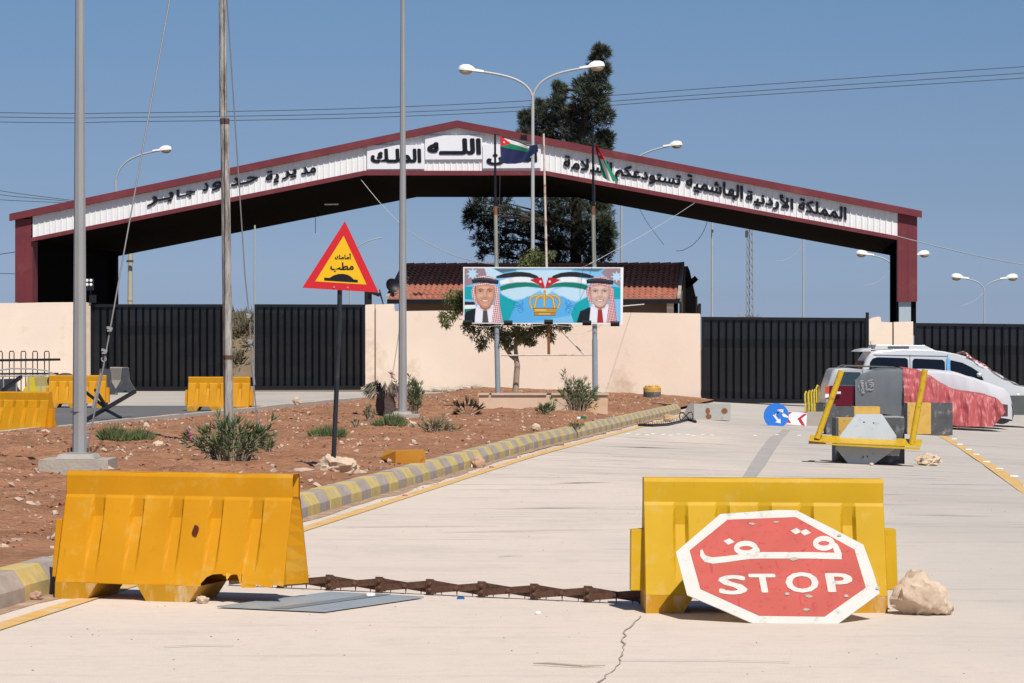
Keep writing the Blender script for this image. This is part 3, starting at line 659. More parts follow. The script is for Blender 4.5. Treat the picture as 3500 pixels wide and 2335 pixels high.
pole('slim grey pole rising beside the gap in the left gates', 871, 1340, 871, 770, 99, 8, 6, M_pole, 0)
t = pole('slim grey pole standing between the tiled roof and the lattice tower', 2434, 1200, 2434, 700, 140, 10, 7, M_pole, 0)
mb = MB(); c = P(2435, 790, 139.8); mb.box(c, (.09, .09, .16)); mb.build('junction_box', M_cabled, t, world=True)
# lattice tower
d = 200; bp = P(2562, 1085, d); bp.z = 0; t = thing('lattice_tower', 'thin steel lattice tower seen under the right half of the canopy', 'tower', bp); s = d / F
h0 = 0.0; tp = P(2562, 700, d).z; leg = []
for sx, sy in [(-1, -1), (1, -1), (0, 1)]:
    a = Vector((bp.x + sx * 13 * s, d + sy * 12 * s, 0)); b = Vector((bp.x + sx * 8 * s, d + sy * 8 * s, tp)); leg.append((a, b)); mb = MB(); mb.tube([a, b], .035, 5); mb.build('leg', M_galv, t, world=True)
mb = MB(); nb = 20
for i in range(nb):
    for k in range(3):
        a = leg[k][0].lerp(leg[k][1], i / nb); b = leg[(k + 1) % 3][0].lerp(leg[(k + 1) % 3][1], (i + 1) / nb); mb.tube([a, b], .022, 4)
        mb.tube([leg[k][0].lerp(leg[k][1], i / nb), leg[(k + 1) % 3][0].lerp(leg[(k + 1) % 3][1], i / nb)], .022, 4)
mb.build('bracing', M_galv, t, world=True)
mb = MB(); c = P(2562, 1078, d)
for k in range(14): a = R(k * 360 / 14); mb.tube([c, c + Vector((math.cos(a) * .75, math.sin(a) * .75, -.12)), c + Vector((math.cos(a) * .95, math.sin(a) * .95, .08 - .2 * (k % 2)))], .02, 4)
mb.build('climbing_guard', M_galv, t, world=True)
mb = MB(); c = P(2552, 800, d - .5); mb.box(c, (.2, .15, .5)); mb.build('antenna', M_cabled, t, world=True)

# front galvanised post and its block
def post_block(label_p, label_b, px, py, d, w0, tx, ty_, w1, blk, lb):
    s = d / F; b0 = P(px, py, d); xb0, xb1 = P(blk[0], 0, d).x, P(blk[1], 0, d).x; zt = b0.z
    zb = P(0, blk[2], d).z - .12
    mb = MB(); mb.box(((xb0 + xb1) / 2, d, (zb + zt - .05) / 2), (xb1 - xb0, .75, zt - .05 - zb), taper=(.96, .96)); mb.box(((xb0 + xb1) / 2 + (0), d, zt - .022), ((xb1 - xb0) * .55, .5, .05), taper=(.85, .9))
    B = tag(mb.build('concrete_footing', M_conc, origin=((xb0 + xb1) / 2, d, zb)), label_b, 'footing')
    e = P(tx, ty_, d); e2 = b0 + (e - b0) * 1.8
    t = thing('lamp_post', label_p, 'post', b0)
    mb = MB(); mb.tube([b0, b0.lerp(e, .5), e, e2], [w0 * s / 2, (w0 + w1) * s / 4, w1 * s / 2, w1 * s / 2 * .6], 8); mb.build('shaft', M_galv, t, world=True, smooth=30)
    mb = MB(); mb.box(b0 + Vector((0, 0, .012)), (w0 * s * 1.55, w0 * s * 1.55, .02)); mb.build('base_plate', M_galv, t, world=True)
    for sx in (-1, 1):
        for sy in (-1, 1): mb = MB(); c = b0 + Vector((sx * w0 * s * .66, sy * w0 * s * .66, .02)); mb.lathe([(.012, 0), (.012, .05)], c, 6); mb.build('anchor_bolt', M_rust, t, world=True)
    return t
t = post_block('thick galvanised post on a concrete block at the left front', 'large concrete block carrying the thick front post', 272, 1552, 30.9, 50, 273, 0, 31, (145, 390, 1640), '')
mb = MB(); s = 30.9 / F; c = P(266, 1408, 30.9); mb.lathe([(.082, -.004), (.084, 0), (.082, .004)], c, 10); mb.build('tie_wire', M_cabled, t, world=True)
post_block('slender galvanised post on a low footing left of the billboard', 'low concrete slab under the slender galvanised post', 1376, 1408, 53.5, 30, 1377, 0, 15, (1312, 1438, 1436), '')
# wooden mast with guys
d = 38.7; a = P(783, 1545, d); b = P(768, 420, d); c = P(763, 400, d); e = P(756, -900, d); s = d / F
t = thing('wooden_mast', 'weathered wooden mast with peeling grey paint standing in the oleander', 'mast', a)
mb = MB(); mb.tube([a, a.lerp(b, .33), a.lerp(b, .66), b], [17 * s, 16.5 * s, 16 * s, 15.5 * s], 14); mb.build('lower_shaft', M_wood, t, world=True, smooth=50)
mb = MB(); mb.tube([c, c.lerp(e, .5), e], [14 * s, 12 * s, 10 * s], 14); mb.build('upper_shaft', M_wood, t, world=True, smooth=50)
mb = MB(); q = a.lerp(b, (1545 - 1222) / 1125); mb.lathe([(16.9 * s, -.03), (16.9 * s, .03)], q, 14)
mb.lathe([(16.4 * s, -.02), (16.4 * s, .06)], b, 14); mb.build('iron_band', M_rust, t, world=True)
def guy(label, pts, d, r, m, fit=()):
    q = [P(x, y, dd) for (x, y, dd) in pts]; t = thing('guy_wire', label, 'wire', q[0], group='guy wires of the wooden mast')
    mb = MB(); mb.tube(q, r, 6); mb.build('cable', m, t, world=True, smooth=50)
    for (px, py, dd, kind) in fit:
        c = P(px, py, dd); mb = MB()
        if kind == 'ring': mb.tube([c + Vector((math.cos(x) * .028, 0, math.sin(x) * .028)) for x in [R(k * 30) for k in range(13)]], .008, 5); mb.build('shackle', M_galv, t, world=True)
        elif kind == 'clip': mb.box(c, (.07, .03, .03), Matrix.Rotation(.3, 3, 'Y')); mb.box(c + Vector((.0, -.02, -.03)), (.05, .03, .02)); mb.build('wire_clip', M_galv, t, world=True)
        else:
            c2 = P(kind[0], kind[1], dd); mb.tube([c, c2], .016, 8); mb.build('turnbuckle', M_galv, t, world=True)
M_guy = mat('steel_rope', (.2, .19, .185), .6, .4)
guy('guy wire running from the front post block up to the wooden mast', [(296, 1548, 31.2), (352, 1262, 32.8), (408, 950, 34.2), (580, 0, 36.5), (740, -880, 38.6)], 0, .0095, M_guy, [(355, 1228, 33, 'ring'), (357, 1198, 33, 'clip'), (375, 1122, 33.3, 'clip'), (346, 1275, 32.8, (318, 1395))])
guy('guy wire right of the wooden mast hanging down into the oleander', [(886, 1515, 36.5), (862, 1260, 37), (852, 1080, 37.4), (838, 950, 37.6), (776, 0, 38.5), (764, -200, 38.6)], 0, .009, M_guy, [(857, 1190, 37.2, 'ring'), (855, 1165, 37.2, 'clip'), (850, 1076, 37.3, 'clip'), (859, 1225, 37.2, (869, 1315))])
def cable(name, label, pts, r, m, cat='cable', group=None):
    q = [P(*p) for p in pts]; out = []
    for i in range(len(q) - 1):
        for k in range(6):
            tt = k / 6; p0 = q[max(0, i - 1)]; p1, p2 = q[i], q[i + 1]; p3 = q[min(len(q) - 1, i + 2)]
            out.append(.5 * ((2 * p1) + (p2 - p0) * tt + (2 * p0 - 5 * p1 + 4 * p2 - p3) * tt ** 2 + (3 * p1 - p0 - 3 * p2 + p3) * tt ** 3))
    out.append(q[-1]); mb = MB(); mb.tube(out, r, 5)
    return tag(mb.build(name, m, origin=q[0]), label, cat, group)
for k, (ys_, nm) in enumerate([([380, 385, 386, 372, 342, 300, 228, 190], 'uppermost'), ([394, 400, 401, 390, 362, 320, 250, 212], 'middle'), ([412, 417, 416, 404, 376, 334, 267, 230], 'lowest')]):
    cable('power_line', nm + ' of the three power lines crossing the whole sky', [(x, y, 165) for x, y in zip([-1800, 0, 440, 1180, 1850, 2450, 3500, 5600], [y_ - (30 if q_ == 0 else 95 if q_ == 7 else 0) for q_, y_ in enumerate(ys_)])], .022, M_cabled, 'power line', 'power lines crossing the sky')
for k, ys_ in enumerate([(600, 652, 678, 694), (625, 666, 684, 697), (662, 683, 692, 700)]):
    cable('power_line', ['upper', 'middle', 'lower'][k] + ' of three short wires running down to the canopy from the left edge', [(x, y, 150) for x, y in zip((-300, 0, 190, 330), ys_)], .018, M_cabled, 'power line', 'short wires left of the canopy')
cable('cable', 'dark cable from left edge to the left canopy column', [(-200, 895, 100.5), (0, 869, 101.5), (50, 862, 102.3)], .015, M_cabled)
cable('cable', 'lower thin cable from left edge to the left canopy column', [(-200, 932, 100.5), (0, 935, 101.5), (52, 936, 102.3)], .012, M_cabled)
cable('cable', 'sagging cable from the canopy soffit down to the left flagpole', [(1232, 612, 101.6), (1310, 706, 99), (1400, 792, 94), (1520, 860, 82), (1620, 893, 70), (1694, 904, 63.5)], .013, M_cable)
cable('cable', 'straight pale cable from right canopy soffit down to the right flagpole', [(2380, 690, 100.6), (2300, 742, 96), (2200, 802, 87), (2090, 862, 75), (2034, 893, 63.6), (1985, 916, 63.6)], .006, M_lampw)
cable('cable', 'pale cable sagging from right canopy column to the right edge', [(3068, 808, 98.2), (3200, 842, 96), (3350, 877, 93), (3500, 905, 90), (3800, 945, 86)], .016, M_cable)
cable('cable', 'thin pale cable curling down under the right half of the canopy', [(2420, 752, 114), (2400, 800, 114), (2370, 835, 114), (2335, 855, 114), (2310, 858, 114)], .012, M_cable)
cable('cable', 'thin dark wire hanging behind the right flagpole under the canopy', [(2178, 700, 114), (2215, 765, 114), (2270, 838, 114)], .008, M_cabled)
cable('cable', 'thin pale wire hanging off the hidden-top double street lamp', [(2745, 835, 151), (2720, 868, 151), (2685, 888, 151), (2650, 893, 151)], .013, M_cable)
cable('cable', 'thin pale wire hanging off the lamp beside the right column', [(3048, 915, 149), (3025, 945, 149), (2990, 968, 149), (2955, 975, 149)], .013, M_cable)
cable('cable', 'thin pale wire hanging off the small far right street lamp', [(3362, 1000, 184), (3330, 1028, 184), (3285, 1047, 184)], .015, M_cable)
cable('cable', 'short dark drop wire hanging from the left canopy soffit', [(1078, 725, 112), (1078, 770, 112), (1078, 797, 112)], .012, M_cabled)

# ------------------------------------------------------------------ planter, billboard, flagpoles
pl0 = G(1637, 1402, .12); pd = 63.0
xa, xb = P(1637, 0, pd).x, P(2077, 0, pd).x; zt = P(0, 1346, pd).z; zb = P(0, 1404, pd).z - .15
t = thing('planter_box', 'long beige plastered planter box under the billboard', 'planter', ((xa + xb) / 2, pd, zb))
mb = MB(); mb.bbox((xa, pd, zb), (xb, pd + .15, zt - .03)); mb.bbox((xa, pd + .151, zb), (xa + .15, pd + 2.4, zt - .03)); mb.bbox((xb - .15, pd + .151, zb), (xb, pd + 2.4, zt - .03)); mb.bbox((xa + .151, pd + 2.25, zb), (xb - .151, pd + 2.4, zt - .03)); mb.build('body', M_planter, t, world=True)
mb = MB()
for a, b in [(1634, 1672), (1680, 1868), (1885, 2080)]: mb.bbox((P(a, 0, pd).x, pd - .04, zt - .03), (P(b, 0, pd).x, pd + .2, zt + .015))
mb.build('coping', M_cap, t, world=True)
mb = MB(); mb.bbox((xa + .15, pd + .15, zb), (xb - .15, pd + 2.25, zt - .08)); mb.build('earth_fill', M_soil, t, world=True)
bd = 63.4; s = bd / F
def bp_(px, py, h=0.0): p = P(px, py, bd - .12); return Vector((p.x, p.y - h, p.z))
bb = thing('billboard', 'wide printed billboard with two portraits and a golden crown between the flagpoles', 'billboard', (P(1855, 0, bd).x, bd - .12, zt))
mb = MB(); mb.prism([bp_(1583, 913), bp_(2131, 914), bp_(2128, 1108), bp_(1584, 1106)], (0, .07, 0)); mb.build('frame', M_board, bb, world=True)
# poster art; coordinates in the enlarged view Z(x,y)
Z = lambda x, y: (1550 + x * .33163, 880 + y * .33163)
cols = dict(sky=(.2, .52, .8), blue=(.1, .42, .78), pale=(.5, .72, .86), teal=(.01, .36, .42), deep=(.02, .12, .2), slate=(.07, .16, .22), mauve=(.3, .22, .25), black=(.02, .022, .028), white=(.82, .83, .86), green=(.01, .2, .13), red=(.5, .02, .03), skin=(.6, .325, .225), skin2=(.6, .42, .36), shade=(.36, .17, .11), navy=(.012, .016, .025), gold=(.5, .3, .05), gold2=(.75, .55, .16), golddk=(.22, .1, .02), orn=(.02, .14, .45), tie=(.07, .075, .085), tie2=(.36, .03, .035), star=(.45, .68, .84), hair=(.02, .014, .012), teeth=(.85, .84, .82), lip=(.38, .14, .11), shirt=(.78, .8, .88), hair2=(.25, .2, .18), sk_mid=(.42, .185, .12), sk_hi=(.7, .42, .31), sk2_mid=(.4, .245, .2), sk2_hi=(.7, .52, .45))
def checker(name, c1, c2, sc):
    m = bpy.data.materials.new(name); m.use_nodes = True; n = m.node_tree; b = n.nodes['Principled BSDF']; b.inputs['Roughness'].default_value = .5
    tc = n.nodes.new('ShaderNodeTexCoord'); mp = n.nodes.new('ShaderNodeMapping'); mp.inputs['Rotation'].default_value = (0, R(35), 0); ck = n.nodes.new('ShaderNodeTexVoronoi'); ck.inputs['Scale'].default_value = sc
    n.links.new(tc.outputs['Object'], mp.inputs[0]); n.links.new(mp.outputs[0], ck.inputs['Vector'])
    r = n.nodes.new('ShaderNodeValToRGB'); r.color_ramp.elements[0].position = .36; r.color_ramp.elements[1].position = .5; r.color_ramp.elements[0].color = list(c2) + [1]; r.color_ramp.elements[1].color = list(c1) + [1]
    n.links.new(ck.outputs['Distance'], r.inputs[0]); n.links.new(r.outputs[0], b.inputs['Base Color']); return m
CW, CH, CS = 1044, 364, 1.6                              # canvas cells; CS = enlarged-view units per cell
CXo, CYo = 104.0, 96.0
canvas = np.zeros((CH, CW, 3)); gyy, gxx = np.mgrid[0:CH, 0:CW]; gxx = gxx * CS + CXo; gyy = gyy * CS + CYo
soft = [1]
def blur(m, n):
    for _ in range(n):
        m = (np.roll(m, 1, 0) + m * 2 + np.roll(m, -1, 0)) / 4; m = (np.roll(m, 1, 1) + m * 2 + np.roll(m, -1, 1)) / 4
    return m
def inside(pts):
    m = np.zeros((CH, CW), bool); n = len(pts)
    for a in range(n):
        (x1, y1), (x2, y2) = pts[a], pts[(a + 1) % n]
        if y1 == y2: continue
        c = (gyy < max(y1, y2)) & (gyy >= min(y1, y2)); m ^= c & (gxx < x1 + (gyy - y1) * (x2 - x1) / (y2 - y1))
    return m
def paint(k_, mask, alpha=1.0):
    m = blur(mask.astype(float), soft[0])[..., None] * alpha
    if k_ in ('kef', 'kef2'):                                # red and white houndstooth of the headscarf
        sc = 13.5 if k_ == 'kef' else 11.5; u = (gxx * .8 + gyy * .6) / sc; v = (gyy * .8 - gxx * .6) / sc
        q = np.clip(.5 + 1.3 * np.sin(u * math.pi) * np.sin(v * math.pi) + (.1 if k_ == 'kef' else -.12), 0, 1)[..., None]
        col = np.array((.45, .03, .06)) * (1 - q) + np.array((.8, .72, .74)) * q
    else: col = np.array(cols[k_])
    canvas[:] = canvas * (1 - m) + col * m
def art(k_, pts, z=None, alpha=1.0): paint(k_, inside(pts), alpha)
def arts(k_, path, wd, alpha=1.0):
    m = np.zeros((CH, CW), bool)
    for q in stroke2d(path, wd): m |= inside(q)
    ww = wd if isinstance(wd, list) else [wd] * len(path)
    for (x, y), w_ in zip(path[1:-1], ww[1:-1]): m |= (gxx - x) ** 2 + (gyy - y) ** 2 < (w_ / 2) ** 2
    paint(k_, m, alpha)
def ell(k_, cx, cy, rx, ry, a0=0, a1=360, n=28, rot=0):
    c_, s_ = math.cos(R(rot)), math.sin(R(rot)); art(k_, [(cx + rx * math.cos(R(a)) * c_ - ry * math.sin(R(a)) * s_, cy + rx * math.cos(R(a)) * s_ + ry * math.sin(R(a)) * c_) for a in [a0 + (a1 - a0) * i / n for i in range(n)]])
def star(k_, cx, cy, r, n=7): art(k_, [(cx + (r if i % 2 == 0 else r * .5) * math.sin(R(180 / n * i)), cy - (r if i % 2 == 0 else r * .5) * math.cos(R(180 / n * i))) for i in range(2 * n)])
soft[0] = 26
art('sky', [(90, 80), (1760, 80), (1760, 700), (90, 700)])
art('sky', [(113, 112), (1722, 112), (1722, 672), (113, 672)])
art('slate', [(380, 112), (1570, 112), (1480, 150), (1200, 128), (960, 118), (700, 128), (480, 165)])
art('pale', [(640, 130), (1230, 130), (1100, 250), (960, 400), (800, 250)])
soft[0] = 3
art('mauve', [(113, 112), (330, 112), (400, 220), (113, 300)]); art('mauve', [(1570, 112), (1722, 112), (1722, 310), (1640, 260), (1520, 160)])
soft[0] = 2
art('pale', [(320, 112), (400, 112), (520, 175), (360, 240)])
art('teal', [(113, 300), (300, 300), (300, 440), (113, 430)]); art('teal', [(1560, 290), (1722, 310), (1722, 430), (1560, 430)])
art('teal', [(480, 370), (560, 420), (700, 470), (690, 600), (560, 672), (470, 672)]); art('teal', [(1390, 400), (1260, 470), (1200, 560), (1240, 672), (1420, 672)])
soft[0] = 14
art('pale', [(480, 330), (760, 300), (900, 330), (760, 420), (620, 440), (500, 380)]); art('pale', [(1390, 330), (1130, 305), (1010, 340), (1130, 420), (1260, 450), (1380, 400)])
art('blue', [(640, 480), (760, 400), (1130, 400), (1250, 480), (1200, 600), (1000, 630), (800, 672), (560, 672)])
soft[0] = 1
art('black', [(113, 455), (220, 458), (220, 488), (113, 490)]); art('white', [(113, 490), (230, 488), (230, 525), (113, 530)]); art('green', [(113, 530), (240, 525), (200, 565), (113, 572)])
for m_ in (0, 1):
    f = (lambda x: x) if m_ == 0 else (lambda x: 1888 - x)
    arts('black', [(f(x), y) for x, y in [(440, 205), (520, 190), (620, 178), (700, 174), (780, 182), (850, 205), (905, 240)]], [20, 44, 52, 50, 46, 40, 18])
    arts('white', [(f(x), y) for x, y in [(480, 262), (560, 240), (650, 228), (740, 228), (830, 240), (900, 262)]], [40, 50, 52, 48, 40, 20])
    arts('green', [(f(x), y) for x, y in [(480, 325), (560, 300), (650, 285), (740, 280), (830, 285), (930, 315)]], [44, 50, 50, 46, 40, 14])
    art('red', [(f(785), 232), (f(860), 212), (f(912), 205), (f(945), 320), (f(925), 318), (f(860), 272)])
    star('white', f(897), 250, 16)
star('star', 195, 170, 68, 8); star('star', 1680, 200, 62, 8)
soft[0] = 22
for m_ in (0, 1):
    f = (lambda x: x) if m_ == 0 else (lambda x: 1888 - x)
    arts('deep', [(f(560), 170), (f(600), 250), (f(590), 320)], 40, .16); arts('deep', [(f(820), 190), (f(800), 250), (f(820), 300)], 34, .12)
soft[0] = 1
# crown
for x0_, x1_, w_ in [(800, 935, 26), (865, 940, 30)]:
    for m_ in (0, 1):
        f = (lambda x: x) if m_ == 0 else (lambda x: 1880 - x)
        pth = [(f(840 + (x0_ - 800) * .4 - 30), 525), (f(x0_ - 18), 470), (f(x0_ - 10), 425), (f(x0_ + 30), 395), (f(x0_ + 75), 400), (f(x1_ - 2), 420)]
        arts('golddk', pth, w_ * .8 + 5); arts('gold', pth, w_ * .8); arts('gold2', [(x, y - 4) for x, y in pth], 9)
arts('gold', [(940, 370), (940, 440), (940, 520)], [26, 30, 22]); arts('gold2', [(936, 380), (936, 500)], 9)
ell('gold', 940, 352, 14, 16); arts('gold2', [(940, 330), (940, 345)], 6)
art('golddk', [(818, 520), (1064, 520), (1052, 600), (832, 600)]); art('gold', [(822, 528), (1060, 528), (1050, 590), (836, 590)]); art('gold2', [(840, 534), (960, 534), (956, 548), (842, 548)]); art('golddk', [(832, 566), (1052, 566), (1052, 574), (832, 574)]); art('gold2', [(880, 576), (1000, 576), (1000, 586), (880, 586)])
for m_ in (0, 1):
    f = (lambda x: x) if m_ == 0 else (lambda x: 1870 - x)
    for sy in (1, -1):
        g = lambda y: 503 + sy * (y - 503)
        arts('orn', [(f(718), g(430)), (f(705), g(445)), (f(715), g(465)), (f(690), g(485)), (f(665), g(478)), (f(660), g(458)), (f(680), g(455))], [2, 5, 6, 6, 6, 5, 3])
        arts('orn', [(f(722), g(470)), (f(700), g(500)), (f(660), g(497)), (f(620), g(490)), (f(618), g(470)), (f(640), g(462))], [3, 6, 6, 5, 5, 3])
        ell('orn', f(685), g(440), 6, 6)
def portrait(cx, cy, fw, fh, skin, kef, tie, mir):
    X = lambda x: cx + mir * x; young = tie == 'tie'; sm, hi = ('sk_mid', 'sk_hi') if young else ('sk2_mid', 'sk2_hi')
    FX = lambda l: [(X(fw * x), cy + fh * y) for x, y in l]
    soft[0] = 2
    art('navy', [(X(-250), 690), (X(-205), cy + fh * 1.3), (X(-110), cy + fh * 1.02), (X(120), cy + fh * 1.05), (X(190), 690)])
    art('shirt', [(X(-112), 690), (X(-95), cy + fh * 1.0), (X(-80), cy + fh * .8), (X(90), cy + fh * .8), (X(125), 690)])
    art('shade', [(X(-70), cy + fh * .62), (X(75), cy + fh * .62), (X(50), cy + fh * 1.02), (X(0), cy + fh * 1.2), (X(-50), cy + fh * 1.0)])
    art('shirt', [(X(-84), cy + fh * .82), (X(-10), cy + fh * 1.22), (X(-60), cy + fh * 1.5)]); art('shirt', [(X(84), cy + fh * .86), (X(0), cy + fh * 1.22), (X(60), cy + fh * 1.5)])
    art(tie, [(X(-22), cy + fh * 1.17), (X(20), cy + fh * 1.17), (X(38), 690), (X(-32), 690)])
    soft[0] = 6; arts('deep', [(X(-88), cy + fh * .86), (X(-12), cy + fh * 1.26)], 7, .35); arts('deep', [(X(88), cy + fh * .9), (X(4), cy + fh * 1.26)], 7, .35)
    soft[0] = 1
    art(kef, [(X(-112), cy - fh * .62), (X(-143), cy - fh * .25), (X(-136), cy + fh * .25), (X(-97), cy + fh * .78), (X(-70), cy + fh * .62), (X(-95), cy)])
    ell(kef, cx, cy - fh * .74, 122, fh * .5, 180, 360)
    soft[0] = 9; arts('shade', [(X(-96), cy - fh * .6), (X(-100), cy), (X(-76), cy + fh * .55)], 22, .5)
    soft[0] = 2
    art('hair', FX([(-1.0, -.62), (.98, -.62), (.97, .05), (-.97, .08)]))
    art(skin, FX([(-.9, -.45), (-.6, -.68), (.6, -.68), (.9, -.45), (.93, 0), (.84, .42), (.6, .74), (.28, .95), (0, 1.0), (-.28, .95), (-.58, .76), (-.84, .42), (-.93, 0)]))
    soft[0] = 26
    arts('shade', FX([(.86, -.5), (.9, 0), (.78, .45), (.5, .8)]), 24, .55); arts('shade', FX([(-.88, -.45), (-.92, 0), (-.8, .45), (-.5, .82)]), 18, .4)
    art('shade', FX([(-.9, -.75), (.9, -.75), (.9, -.5), (-.9, -.5)]), None, .6)
    ell(hi, X(-fw * .08), cy - fh * .42, fw * .5, fh * .12); ell(hi, X(-fw * .48), cy + fh * .14, fw * .26, fh * .13); ell(hi, X(fw * .42), cy + fh * .14, fw * .22, fh * .12); ell(hi, X(0), cy + fh * .8, fw * .2, fh * .07)
    soft[0] = 10
    for e_ in (-1, 1): ell('shade', X(e_ * fw * .42), cy - fh * .19, fw * .27, fh * .07)
    if young: arts('shade', FX([(-.82, .35), (-.62, .7), (-.25, .92), (.25, .92), (.62, .7), (.82, .35)]), 16, .55); arts('shade', FX([(-.35, .36), (0, .33), (.35, .36)]), 9, .5)
    arts(hi, FX([(-.05, -.2), (-.05, .15)]), 14, .9); arts('shade', FX([(.14, -.15), (.2, .12), (.22, .2)]), 9, .5); arts('shade', FX([(-.24, .25), (0, .29), (.24, .25)]), 8, .75)
    for e_ in (-1, 1): arts('shade', FX([(e_ * .28, .2), (e_ * .52, .38), (e_ * .56, .52)]), 6, .5)
    soft[0] = 2
    for e_ in (-1, 1):
        ell('hair2' if not young else 'shade', X(e_ * fw * .42), cy - fh * .155, fw * .2, fh * .035); ell('teeth', X(e_ * fw * .36), cy - fh * .152, fw * .06, fh * .022); ell('hair', X(e_ * fw * .43), cy - fh * .155, fw * .085, fh * .04)
        arts('hair' if young else 'hair2', FX([(e_ * .16, -.27), (e_ * .45, -.33), (e_ * .74, -.24)]), [6, 9, 4], .9 if young else .7)
    ell('lip', X(0), cy + fh * .49, fw * .42, fh * .085)
    art('teeth', FX([(-.33, .455), (0, .47), (.33, .455), (.2, .525), (0, .545), (-.2, .525)]))
    soft[0] = 1
    art(kef, [(X(95), cy - fh * .62), (X(138), cy - fh * .3), (X(145), cy + fh * .3), (X(150), cy + fh * .8), (X(185), 690), (X(62), 690), (X(88), cy + fh * .9), (X(100), cy + fh * .3)])
    arts(kef, [(X(-108), cy - fh * .52), (X(-60), cy - fh * .66), (X(0), cy - fh * .69), (X(60), cy - fh * .66), (X(108), cy - fh * .52)], [18, 22, 22, 22, 20])
    soft[0] = 8; arts('shade', [(X(100), cy - fh * .4), (X(104), cy + fh * .3), (X(88), cy + fh * .9)], 9, .5); arts('deep', [(X(140), cy), (X(150), cy + fh * .8), (X(170), 690)], 12, .4)
    soft[0] = 2
    arts('black', [(X(-138), cy - fh * .84), (X(-70), cy - fh * .92), (X(20), cy - fh * .9), (X(136), cy - fh * .78)], [40, 52, 54, 42])
    soft[0] = 4; arts('slate', [(X(-120), cy - fh * .93), (X(-60), cy - fh * 1.0), (X(30), cy - fh * .97), (X(120), cy - fh * .86)], 7, .6)
    soft[0] = 1
portrait(327, 372, 106, 148, 'skin', 'kef', 'tie', 1); portrait(1510, 370, 108, 140, 'skin2', 'kef2', 'tie2', 1)
po = MB(); gw_, gh_ = CW // 2, CH // 2; small = canvas[:gh_ * 2, :gw_ * 2].reshape(gh_, 2, gw_, 2, 3).mean((1, 3))
po.grid(lambda u, v: bp_(*Z(113 + 1609 * u, 112 + 560 * v), .004), 500, 174)
pob = po.build('poster', None, bb, world=True); ca = pob.data.color_attributes.new('print', 'FLOAT_COLOR', 'POINT'); vals = []
for vv in range(175):
    for uu in range(501):
        c_ = small[min(gh_ - 1, int((112 + 560 * vv / 174 - CYo) / CS / 2)), min(gw_ - 1, int((113 + 1609 * uu / 500 - CXo) / CS / 2))]; vals += [c_[0], c_[1], c_[2], 1.0]
ca.data.foreach_set('color', vals)
m = bpy.data.materials.new('printed_poster'); m.use_nodes = True; at_ = m.node_tree.nodes.new('ShaderNodeAttribute'); at_.attribute_name = 'print'
m.node_tree.links.new(at_.outputs['Color'], m.node_tree.nodes['Principled BSDF'].inputs['Base Color']); m.node_tree.nodes['Principled BSDF'].inputs['Roughness'].default_value = .5; m.node_tree.nodes['Principled BSDF'].inputs['Specular IOR Level'].default_value = .2
pob.data.materials.append(m)
for px, py in [(1598, 1103), (1737, 1104), (1875, 1101), (2006, 1104), (2102, 1107)]:
    fl = MB(); c = P(px, py, bd - .36); fl.box(c, (.2, .12, .07), Matrix.Rotation(R(25), 3, 'X')); o = fl.build('floodlight', M_black, bb, world=True)
    ar = MB(); ar.tube([c + Vector((0, .05, -.02)), c + Vector((0, .2, -.05))], .012, 5); ar.build('bracket', M_black, o, world=True)
mb = MB(); mb.tube([P(1712, 1215, bd), P(2028, 1213, bd)], .018, 6); mb.build('cross_bar', M_rustpaint, bb, world=True)
mb = MB(); mb.tube([P(1910, 1122, bd), P(1996, 1212, bd)], .02, 6); mb.build('brace', M_rustpaint, bb, world=True)
mb = MB()
mb.tube([bp_(1600, 1110, .05), bp_(1650, 1118, .05), bp_(1735, 1110, .05), bp_(1800, 1117, .05), bp_(1875, 1109, .05), bp_(1950, 1117, .05), bp_(2006, 1111, .05), bp_(2060, 1112, .05), bp_(2102, 1112, .05)], .006, 4); mb.build('supply_cable', M_cable, bb, world=True)
mb = MB(); mb.tube([P(1905, 1132, bd), P(1950, 1142, bd), P(1990, 1142, bd), P(2030, 1125, bd), P(2060, 1110, bd)], .006, 4); mb.build('slack_cable', M_cable, bb, world=True)
# flagpoles
def flagpole(label, segs, d, zbase=None):
    q = P(*segs[0][0], d); t = thing('flagpole', label, 'flagpole', q, group='flagpoles behind the billboard')
    for (a, b, w0, w1, m) in segs:
        mb = MB(); mb.tube([P(*a, d), P(*b, d)], [w0 * s / 2, w1 * s / 2], 10); mb.build('pole_section', m, t, world=True, smooth=40)
    return t
M_olive = mat('grey_green_paint', (.3, .31, .26), .6, var=.12, scale=3); M_bluegrey = mat('blue_grey_paint', (.27, .32, .36), .5, var=.1, scale=3, dirt=(.4, .42, .42), dscale=5, damt=.35)
fp1 = flagpole('left flagpole, black above rust and grey below, with the rippling flag', [((1702, 1345), (1698, 1160), 18, 18, M_bluegrey), ((1698, 1160), (1697, 905), 17, 15, M_bluegrey), ((1697, 905), (1694, 735), 13.5, 13, M_olive), ((1694, 735), (1693, 705), 12.5, 12, M_rustpole), ((1693, 705), (1692, 458), 9, 7, M_black)], bd)
fp2 = flagpole('middle flagpole painted rusty white, standing without a flag', [((1876, 1214), (1875, 1108), 10, 10, M_rustpole), ((1875, 1108), (1868, 905), 9, 9, M_rustpaint), ((1868, 905), (1858, 457), 8.5, 7, M_rustpaint)], bd + .05)
fp3 = flagpole('right flagpole, black above rust and grey below, with the limp flag', [((2034, 1345), (2033, 1160), 19, 19, M_bluegrey), ((2033, 1160), (2031, 905), 17, 16, M_bluegrey), ((2031, 905), (2028, 735), 14.5, 14, M_olive), ((2028, 735), (2028, 705), 13, 12.5, M_rustpole), ((2028, 705), (2026, 450), 9, 6.5, M_black)], bd)
